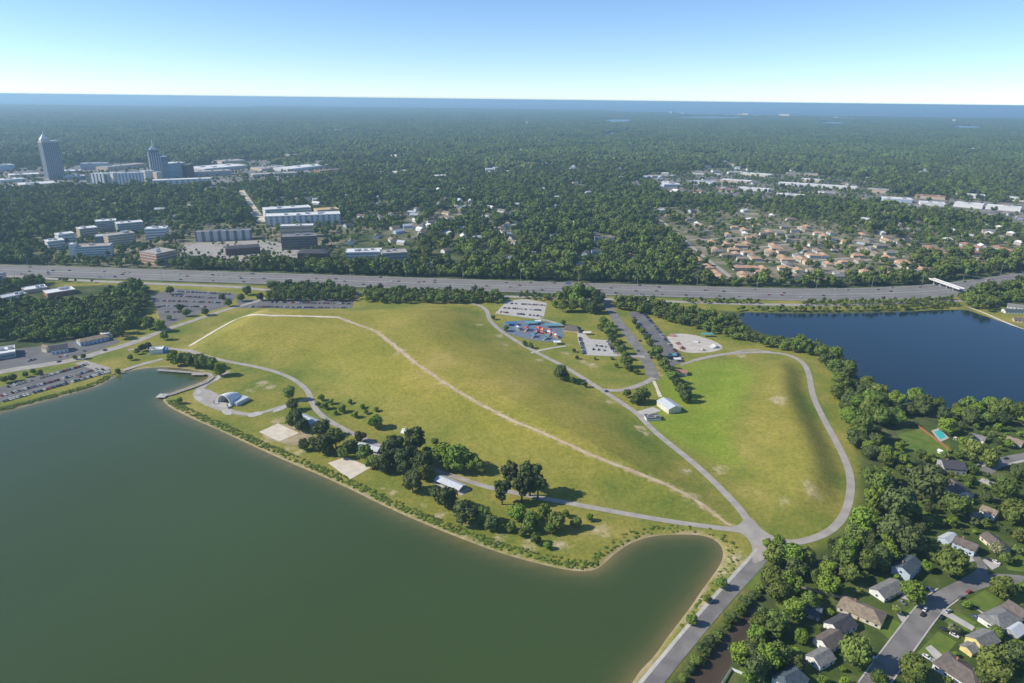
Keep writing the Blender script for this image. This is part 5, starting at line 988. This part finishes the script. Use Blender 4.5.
lot_stuff([((272,302.5),(350,304),.75), ((250,307),(350,308.2),.85)])
tag(CSTUFF.build('distant_cars', [CM_[k] for k in CARC] + [M['glass']]), 'rows of parked cars in the two car parks left of and behind the mound', kind='stuff')
lot([((507,303.5),(545,305.5),.8), ((502,308),(543,310.5),.75), ((498,312),(541,316.5),.7)], 'in the pale car park behind the playground', 'cars in the pale car park')
lot([((580,338),(584.5,354.5),.9), ((592,345.5),(606,347),.7), ((592,349.5),(608,351),.4), ((608,342),(616.5,355.5),.75)], 'in the small car park beside the playground', 'cars in the small car park')
lot([((631,314),(670,363),.22), ((645,314.5),(682,359.5),.55)], 'in the long car park by the skate park', 'cars in the long car park')
lot([((20,363),(42,358),.3), ((80,352),(110,345),.35), ((55,358),(70,355),.4)], 'outside the lakeside restaurants', 'cars outside the restaurants')
for px, py, c in ((640,341,'black'),(638,351,'grey'),(651,358,'black'),(648.5,352.5,'black'),(59,362,'grey'),(105,350.5,'black'),(606,391.5,'blue')):
    q = P(px, py); car(q[0], q[1], 1.1, c, '%s car driving on the road inside the park' % c, 'cars on the park roads', 'moving_car', .2, 1.1)
Ls = np.r_[0, np.cumsum(np.linalg.norm(np.diff(chaikin(PX(I64), 3), axis=0), axis=1))]
for i in range(110):
    off = random.choice((-28,-23.5,-19.5,-8,-5,5,8.5,19.5,23.5,27.5)); ln = offset_line(I64, off); s = random.uniform(.15, .85) * Ls[-1]
    x = np.interp(s, Ls, ln[:, 0]); y = np.interp(s, Ls, ln[:, 1]); x2 = np.interp(s + 5, Ls, ln[:, 0]); y2 = np.interp(s + 5, Ls, ln[:, 1]); u, v = to_px(x, y)
    if not -10 < u < 1034: continue
    c = random.choice(tuple(CARC)); car(x, y, math.atan2(y2 - y, x2 - x) + (math.pi if off > 0 else 0), c, '%s car driving on the interstate' % c, 'cars on the interstate', 'moving_car', .34, 1.15)
print('CARS', NC[0])
# ---------------------------------------------------------------- woods that nobody could count
def tree_mesh(seed, m, top, rad, nq=170, qs=1.15, style='round', lob=9):
    c = crown_mesh('tree', M[m], seed, nq, qs, lobes=lob, radius=rad, base=2.2, top=top, style=style, core=1)
    n = len(c.vertices); c.materials.append(M['bark']); bm = bmesh.new(); bm.from_mesh(c)
    vs_ = [bm.verts.new((.35 * math.cos(a) * k, .35 * math.sin(a) * k, z)) for z, k in ((-.3, 1), (top * .6, .6)) for a in (0, 2.1, 4.2)]
    for i in range(3):
        f = bm.faces.new((vs_[i], vs_[(i + 1) % 3], vs_[3 + (i + 1) % 3], vs_[3 + i])); f.material_index = 1
    bm.to_mesh(c); bm.free(); return c
MID = [tree_mesh(101, 'leaf', 12, 5.6), tree_mesh(102, 'leaf', 14, 6.0), tree_mesh(103, 'leaf', 11, 5.2), tree_mesh(104, 'leaf_dark', 15, 5.6), tree_mesh(105, 'leaf_dark', 17, 4.8, style='pine', lob=12), tree_mesh(106, 'leaf_bright', 10.5, 5.2), tree_mesh(107, 'leaf', 16, 6.2)]
M['far_a'] = leaf_mat('far_leaves', (.055,.085,.020), (.088,.118,.028), .02, .3); M['far_b'] = leaf_mat('far_dark_leaves', (.036,.058,.019), (.056,.078,.025), .02, .3); M['far_c'] = leaf_mat('far_bright_leaves', (.085,.13,.024), (.12,.16,.032), .02, .3)
def clump(seed):
    g = np.random.default_rng(seed); iv, jf = ico(1); V = []; F = []; MI = []; n0 = 0; S = 55
    for k in range(72):
        x, y = g.uniform(-S, S, 2); r = g.uniform(5.0, 11.0); h = g.uniform(8, 19)
        for l in range(2):
            v = iv * (r * (1 - .35 * l) * (1 + .4 * (g.random(len(iv)) - .5)))[:, None] * np.array([1, 1, .95]) + np.array([x + l * g.normal() * r * .5, y + l * g.normal() * r * .5, h - r * .7 + l * r * .55])
            V.append(v); F.append(jf + n0); n0 += len(v); MI.append(np.full(len(jf), g.choice([0, 0, 1, 1, 2, 3, 3], 1)[0]))
    return mesh('wood', np.vstack(V), np.vstack(F), [M['far_a'], M['far_b'], M['far_a'], M['far_c']], np.concatenate(MI))
CLUMP = [clump(s) for s in (201, 202, 203, 204)]
def gn_scatter(name, label, pts, scl, pick, sources, rot=None):
    me = bpy.data.meshes.new(name); me.vertices.add(len(pts)); me.vertices.foreach_set('co', np.asarray(pts, np.float32).ravel()); me.update()
    a = me.attributes.new('scl', 'FLOAT_VECTOR', 'POINT'); a.data.foreach_set('vector', np.asarray(scl, np.float32).ravel())
    a = me.attributes.new('rot', 'FLOAT_VECTOR', 'POINT'); r = np.zeros((len(pts), 3), np.float32); r[:, 2] = rng.uniform(0, 6.28, len(pts)) if rot is None else rot; a.data.foreach_set('vector', r.ravel())
    a = me.attributes.new('pick', 'INT', 'POINT'); a.data.foreach_set('value', np.asarray(pick, np.int32))
    ng = bpy.data.node_groups.new(name, 'GeometryNodeTree'); ng.interface.new_socket('Geometry', in_out='INPUT', socket_type='NodeSocketGeometry'); ng.interface.new_socket('Geometry', in_out='OUTPUT', socket_type='NodeSocketGeometry')
    N = ng.nodes.new; gi = N('NodeGroupInput'); go = N('NodeGroupOutput'); ip = N('GeometryNodeInstanceOnPoints'); jn = N('GeometryNodeJoinGeometry')
    for o in sources:
        oi = N('GeometryNodeObjectInfo'); oi.inputs['Object'].default_value = o; oi.inputs['As Instance'].default_value = True; ng.links.new(oi.outputs['Geometry'], jn.inputs[0])
    def na(nm, typ):
        x = N('GeometryNodeInputNamedAttribute'); x.data_type = typ; x.inputs[0].default_value = nm; return x.outputs[0]
    ip.inputs['Pick Instance'].default_value = True
    ng.links.new(gi.outputs[0], ip.inputs['Points']); ng.links.new(jn.outputs[0], ip.inputs['Instance']); ng.links.new(na('pick', 'INT'), ip.inputs['Instance Index'])
    ng.links.new(na('scl', 'FLOAT_VECTOR'), ip.inputs['Scale']); ng.links.new(na('rot', 'FLOAT_VECTOR'), ip.inputs['Rotation']); ng.links.new(ip.outputs[0], go.inputs[0])
    o = ob(name, me); md = o.modifiers.new('scatter', 'NODES'); md.node_group = ng; return tag(o, label, None, kind='stuff')
# one real tree of each kind at the wood edge, from which the woods are repeated
SRC = []
for i, m_ in enumerate(MID):
    q = P(430 + 14 * i, 276); SRC.append(tag(ob('woodland_tree', m_, None, (q[0], q[1], 0), i), '%s tree at the wood edge across the highway, behind the big mound' % ('round green', 'broad green', 'low green', 'tall dark', 'slim dark pine', 'bright green', 'tall broad green')[i], 'tree', 'trees at the front of the wood edge'))
SRC2 = []
for i, m_ in enumerate(CLUMP):
    q = P(150 + 230 * i, 118); SRC2.append(tag(ob('woods', m_, None, (q[0], q[1], 0), i), 'patch of far dark green woods', kind='stuff'))
SL = [(chaikin(PX(STREET), 2), 8.5), (PX([(955,592),(985,580),(1010,578),(1050,584)]), 8), (PX([(985,472),(1003,460),(1030,455)]), 8), (chaikin(PX([(757,531),(764,543),(762,556),(750,569),(735,585),(715,607),(686,641),(662,670),(640,697)]), 2), 9)]
YL = [PX(q) for q in ([(876,628),(890,618),(905,625),(891,641)], [(917,653),(938,631),(957,642),(940,662)], [(944,621),(957,611),(977,623),(962,634)], [(960,604),(985,590),(1002,600),(988,615),(970,608)], [(898,434),(922,428),(950,446),(945,458),(905,452)], [(928,427),(955,427),(960,450),(940,445)])]
gp = PX([(860,545),(905,425),(1060,430),(1060,700),(800,700),(770,690),(800,600)]); lo = gp.min(0); hi = gp.max(0)
GSMALL = []
for gi_, (gx, gy) in enumerate((x, y) for y in np.arange(lo[1], hi[1], 10.0) for x in np.arange(lo[0], hi[0], 10.0)):
    gx += random.uniform(-3, 3); gy += random.uniform(-3, 3); X_ = np.array([gx]); Y_ = np.array([gy]); rad = random.uniform(2.0, 4.6)
    if not inside(X_, Y_, gp)[0] or float(ground_z(gx, gy)[0]) < -.3: continue
    if any(seg_dist(X_, Y_, l_, False)[0] < d_ + rad * .4 for l_, d_ in SL) or any(inside(X_, Y_, y_)[0] for y_ in YL): continue
    if any((gx - f[0]) ** 2 + (gy - f[1]) ** 2 < (f[2] * .85 + rad * .7) ** 2 for f in FOOT): continue
    if any((gx - f[0]) ** 2 + (gy - f[1]) ** 2 < ((f[2] + rad) * .62) ** 2 for f in TREE_XY): continue
    if any((gx - f[0]) ** 2 + (gy + f[2] + 4 - f[1]) ** 2 < (f[2] * .8) ** 2 for f in FOOT): rad *= .55
    if rad < 3.9: GSMALL.append((gx, gy, rad)); TREE_XY.append((gx, gy, rad)); continue
    k_ = random.choice(('oak', 'oak', 'dark', 'bright')); tree_at(gx, gy, rad, k_, {'oak': 'green', 'dark': 'dark green', 'bright': 'bright green'}[k_] + ' rounded tree filling a back garden between the houses', 'trees in the back gardens')
print('TREES', NTREE[0])
FT = np.array(FOOT + SUBF)
LINES = [(chaikin(PX(I64), 3), 44), (PX([(560,185),(700,183),(850,196),(960,212),(1080,236)]), 18), (PX([(-50,193),(100,196),(250,190),(420,180),(560,185)]), 16), (PX([(648,213),(668,225),(684,240),(705,258),(722,270),(735,281)]), 12), (PX([(262,222),(250,205),(240,190)]), 16), (chaikin(PX([(-60,272),(45,278.5),(100,281.5),(170,284.5),(240,287),(262,290)]), 1), 9)]
for q in ([(742,249),(800,243)], [(740,262),(790,262),(850,258)], [(690,240),(780,236),(850,240)], [(850,262),(905,256)], [(760,228),(840,238),(880,244)]): LINES.append((PX(q), 9))
THIN = [(PX([(670,225),(760,215),(900,240),(900,270),(800,284),(740,281),(690,250)]), .30), (PX([(890,225),(1060,225),(1060,262),(900,256)]), .75), (PX([(30,268),(30,238),(130,222),(350,224),(420,240),(415,266),(180,268)]), .50), (PX([(640,176),(720,168),(860,178),(900,190),(870,203),(720,202),(660,192)]), .42), (PX([(870,194),(1060,206),(1080,226),(985,222),(880,204)]), .12), (PX([(-60,190),(-60,172),(90,164),(250,160),(340,160),(342,174),(250,186),(100,190)]), .2), (PX([(175,262),(185,244),(262,240),(300,246),(296,262)]), .5), (PX([(640,210),(770,206),(890,216),(860,236),(760,222),(690,226)]), .6), (PX([(350,205),(500,205),(510,240),(400,242)]), .8)] + [(PX([(u, v + dv) for u, v in q]), 0.0) for q in LAKELETS for dv in (0, .9, 1.8)] + [(PX([(415,166),(432,161),(448,161),(440,168),(420,169)]), 0.0)]
def allowed(X, Y, pad=3.0):
    p = np.ones(len(X))
    for poly, k in THIN: p = np.where(inside(X, Y, poly), np.minimum(p, k), p)
    ok = rng.random(len(X)) < p
    for ln, d in LINES: ok &= seg_dist(X, Y, ln, False) > d
    for x, y, r in FT:
        k = np.abs(X - x) < r + pad + 3
        if not k.any(): continue
        yy = Y[k] - y; back = r + pad; front = r + pad + 9 + max(0, y - 1500) * .03
        e = ((X[k] - x) / (r + pad)) ** 2 + np.where(yy > 0, yy / back, yy / front) ** 2
        j = np.where(k)[0]; ok[j[e < 1]] = False
    return ok & (ground_z(X, Y) > -.3)
def pts_grid(x0, x1, y0, y1, s):
    xs = np.arange(x0, x1, s); ys = np.arange(y0, y1, s); X, Y = np.meshgrid(xs, ys); X = X + (np.arange(len(ys)) % 2 * s / 2)[:, None]
    return (X + rng.uniform(-.4, .4, X.shape) * s).ravel(), (Y + rng.uniform(-.4, .4, X.shape) * s).ravel()
def view(X, Y, lo=-60, hi=1084):
    d = np.stack([X, Y, np.full_like(X, -CAM_H)], -1) @ CM; u = 512 - FPX * d[:, 0] / d[:, 2]; return (u > lo) & (u < hi)
MIDS = 3700.0
X, Y = pts_grid(-2900, 2900, 1010, MIDS, 11.8)
k = view(X, Y) & (Y < 2700 + 1000 * rng.random(len(X))); X, Y = X[k], Y[k]
hy = np.interp(X, offset_line(I64, 44)[:, 0], offset_line(I64, 44)[:, 1]); k = Y > hy; X, Y = X[k], Y[k]
k = allowed(X, Y); X, Y = X[k], Y[k]
big = vnoise(X, Y, 130, 21); gap = vnoise(X, Y, 48, 77); k = (rng.random(len(X)) < np.clip(.35 + big * 1.6, 0, 1)) & (gap > .16); X, Y, big = X[k], Y[k], big[k]
s = rng.uniform(.7, 1.6, len(X)) * (.85 + .6 * vnoise(X, Y, 70, 8))
for poly, k_ in THIN[:8]: s = np.where(inside(X, Y, poly), s * .66, s)
hue = vnoise(X, Y, 90, 55) + rng.uniform(-.35, .35, len(X)); ru = rng.random(len(X))
pk = np.where(hue > .62, np.where(ru < .62, 5, 2), np.where(hue < .34, np.where(ru < .5, 3, np.where(ru < .75, 4, 6)), np.where(ru < .3, 0, np.where(ru < .55, 1, np.where(ru < .75, 6, np.where(ru < .9, 2, 5))))))
sc3 = np.stack([s, s, s * rng.uniform(.85, 1.2, len(X))], -1); s
gn_scatter('woodland', 'broadleaf woods beyond the interstate highway', np.stack([X, Y, np.zeros_like(X)], -1), sc3, pk, SRC); print('MID', len(X))
X, Y = pts_grid(-17000, 17000, 2750, 21000, 100.0)
k = view(X, Y, -80, 1104) & (Y > 2750 + 700 * rng.random(len(X))) & inside(X, Y, COAST) & (Y < np.interp(X, COAST[:-2, 0], COAST[:-2, 1]) - 60); X, Y = X[k], Y[k]
k = allowed(X, Y, 40.0); X, Y = X[k], Y[k]
s = rng.uniform(1.1, 1.5, len(X)); gn_scatter('far_woods', 'unbroken far woods reaching to the ocean', np.stack([X, Y, np.zeros_like(X)], -1), np.stack([s, s, s * rng.uniform(.7, 1.15, len(X))], -1), rng.integers(0, 4, len(X)), SRC2); print('FAR', len(X))
def wood_fill(name, label, polys, s, sz, allow=True):
    XX = []; 
    for q in polys:
        p = PX(q, 4); lo = p.min(0); hi = p.max(0); X, Y = pts_grid(lo[0], hi[0], lo[1], hi[1], s); k = inside(X, Y, p); X, Y = X[k], Y[k]
        if allow and len(X): k = allowed(X, Y, 1.0); X, Y = X[k], Y[k]
        XX.append(np.stack([X, Y], -1))
    XY = np.vstack(XX); z = ground_z(XY[:, 0], XY[:, 1]); k = z > -.5; XY, z = XY[k], z[k]; sv = rng.uniform(.75, 1.25, len(XY)) * sz
    gn_scatter(name, label, np.column_stack([XY, z]), np.stack([sv, sv, sv * rng.uniform(.85, 1.15, len(sv))], -1), rng.integers(0, 7, len(sv)), SRC)
wood_fill('left_woods', 'dense dark woods behind the lakeside restaurants', [[(-40,305),(0,301),(30,302),(60,303),(95,300),(118,288),(132,284),(150,292),(146,304),(134,316),(126,332),(112,338),(90,334),(60,337),(30,341),(0,338),(-40,345)], [(0,285),(25,282),(40,279),(45,284),(20,291),(0,293)], [(-40,292),(4,290),(4,298),(-40,300)]], 9.0, 1.05)
wood_fill('corner_woods', 'woods around the overpass at the corner of the blue lake', [[(955,293),(975,283),(1005,285),(1060,272),(1100,280),(1100,300),(1030,302),(1005,300),(985,310),(966,304)], [(990,318),(1003,317),(1040,330),(1050,340),(1024,327)]], 9.0, .9)
wood_fill('highway_belt', 'tall tree belt hiding the highway right of the overpass', [[(966,295),(980,291),(1010,288.5),(1060,279),(1100,272),(1100,277),(1060,284),(1010,293),(980,297)]], 8.0, 1.35, False)
wood_fill('highway_shrubs', 'low shrubs along the verges of the interstate', [[(55,278),(75,276),(100,279),(100,280.5),(60,280)], [(680,297.5),(760,300),(760,302.5),(690,301)], [(800,300),(950,296),(960,304),(940,308),(860,310),(780,310),(735,309),(735,307),(860,307.5),(930,304),(800,303)], [(520,292),(560,294),(552,299),(520,297)]], 6.5, .5)
wood_fill('far_verge_trees', 'continuous tree belt along the far verge of the interstate', [[(-40,262),(128,266),(256,271),(420,277),(640,284.5),(760,289),(900,287),(960,281),(960,276),(900,281),(760,283),(640,278.5),(420,270.5),(256,265),(128,259.5),(-40,256)]], 9.0, .95)
wood_fill('tree_screens', 'tree screens between the park and the interstate', [[(268,284),(330,285),(356,291),(356,298.5),(268,300)], [(365,289),(480,292),(506,297),(500,301),(365,301)], [(613,297),(640,299),(690,309),(735,320),(752,333),(758,341),(735,337),(700,328),(650,314),(614,306)], [(758,337),(800,342),(830,350),(826,356),(795,350),(765,345)]], 7.6, .82)
# reeds and low growth along the lake edge
LK = LAKE; Lc = np.r_[LK, LK[:1]]; Ld = np.r_[0, np.cumsum(np.linalg.norm(np.diff(Lc, axis=0), axis=1))]
ss = rng.uniform(0, Ld[-1], 9000); x = np.interp(ss, Ld, Lc[:, 0]); y = np.interp(ss, Ld, Lc[:, 1]); x2 = np.interp(ss + 1, Ld, Lc[:, 0]); y2 = np.interp(ss + 1, Ld, Lc[:, 1])
o_ = rng.uniform(2.2, 9.5, len(ss)); tx, ty = x2 - x, y2 - y; ln = np.hypot(tx, ty) + 1e-6
A2 = np.stack([x - ty / ln * o_, y + tx / ln * o_], -1); B2 = np.stack([x + ty / ln * o_, y - tx / ln * o_], -1)
ia = inside(A2[:, 0], A2[:, 1], LAKE); XY = np.where(ia[:, None], B2, A2)
d_ = np.stack([XY[:, 0], XY[:, 1], np.full(len(XY), -CAM_H)], -1) @ CM; u = 512 - FPX * d_[:, 0] / d_[:, 2]; v = 341.5 + FPX * d_[:, 1] / d_[:, 2]
k = (u > -30) & (u < 1050) & (v < 710) & (v > 340) & ~((u > 120) & (u < 216) & (v < 400)) & (rng.random(len(u)) < np.where(u > 600, .30, .8) * (.35 + .9 * vnoise(XY[:, 0], XY[:, 1], 25, 31)))
k &= seg_dist(XY[:, 0], XY[:, 1], SL[3][0], False) > 7.5
XY = XY[k]; sv = rng.uniform(.22, .5, len(XY)); shr = [o for o in bpy.data.objects if o.name.startswith('crown') and o.parent and o.parent.name.startswith('shrub')]
srcs = []; seen = set()
for o in shr:
    if o.data.name not in seen: seen.add(o.data.name); srcs.append(o)
gn_scatter('shore_growth', 'low green growth along the lake shore', np.column_stack([XY, ground_z(XY[:, 0], XY[:, 1]) - .1]), np.stack([sv, sv, sv * .38], -1), rng.integers(0, len(srcs), len(sv)), srcs); print('REEDS', len(XY))
gs = np.array(GSMALL); sv = gs[:, 2] / 5.4
gn_scatter('garden_growth', 'small trees and bushes of the back gardens', np.column_stack([gs[:, :2], ground_z(gs[:, 0], gs[:, 1])]), np.stack([sv, sv, sv * .8], -1), rng.choice([0, 1, 2, 5], len(sv)), SRC)
# ---------------------------------------------------------------- haze
hz = MB().box(-265000, 265000, -265000, 265000, -6, 285).build('haze', None)
hm = bpy.data.materials.new('haze'); hm.use_nodes = True; t = hm.node_tree; t.nodes.remove(t.nodes['Principled BSDF'])
pv = t.nodes.new('ShaderNodeVolumePrincipled'); pv.inputs['Color'].default_value = (.50,.77,1,1); pv.inputs['Density'].default_value = 7.5e-5; pv.inputs['Anisotropy'].default_value = .2
t.links.new(pv.outputs[0], t.nodes['Material Output'].inputs['Volume']); hz.data.materials.clear(); hz.data.materials.append(hm); tag(hz, 'thin blue haze over the whole land', kind='stuff')
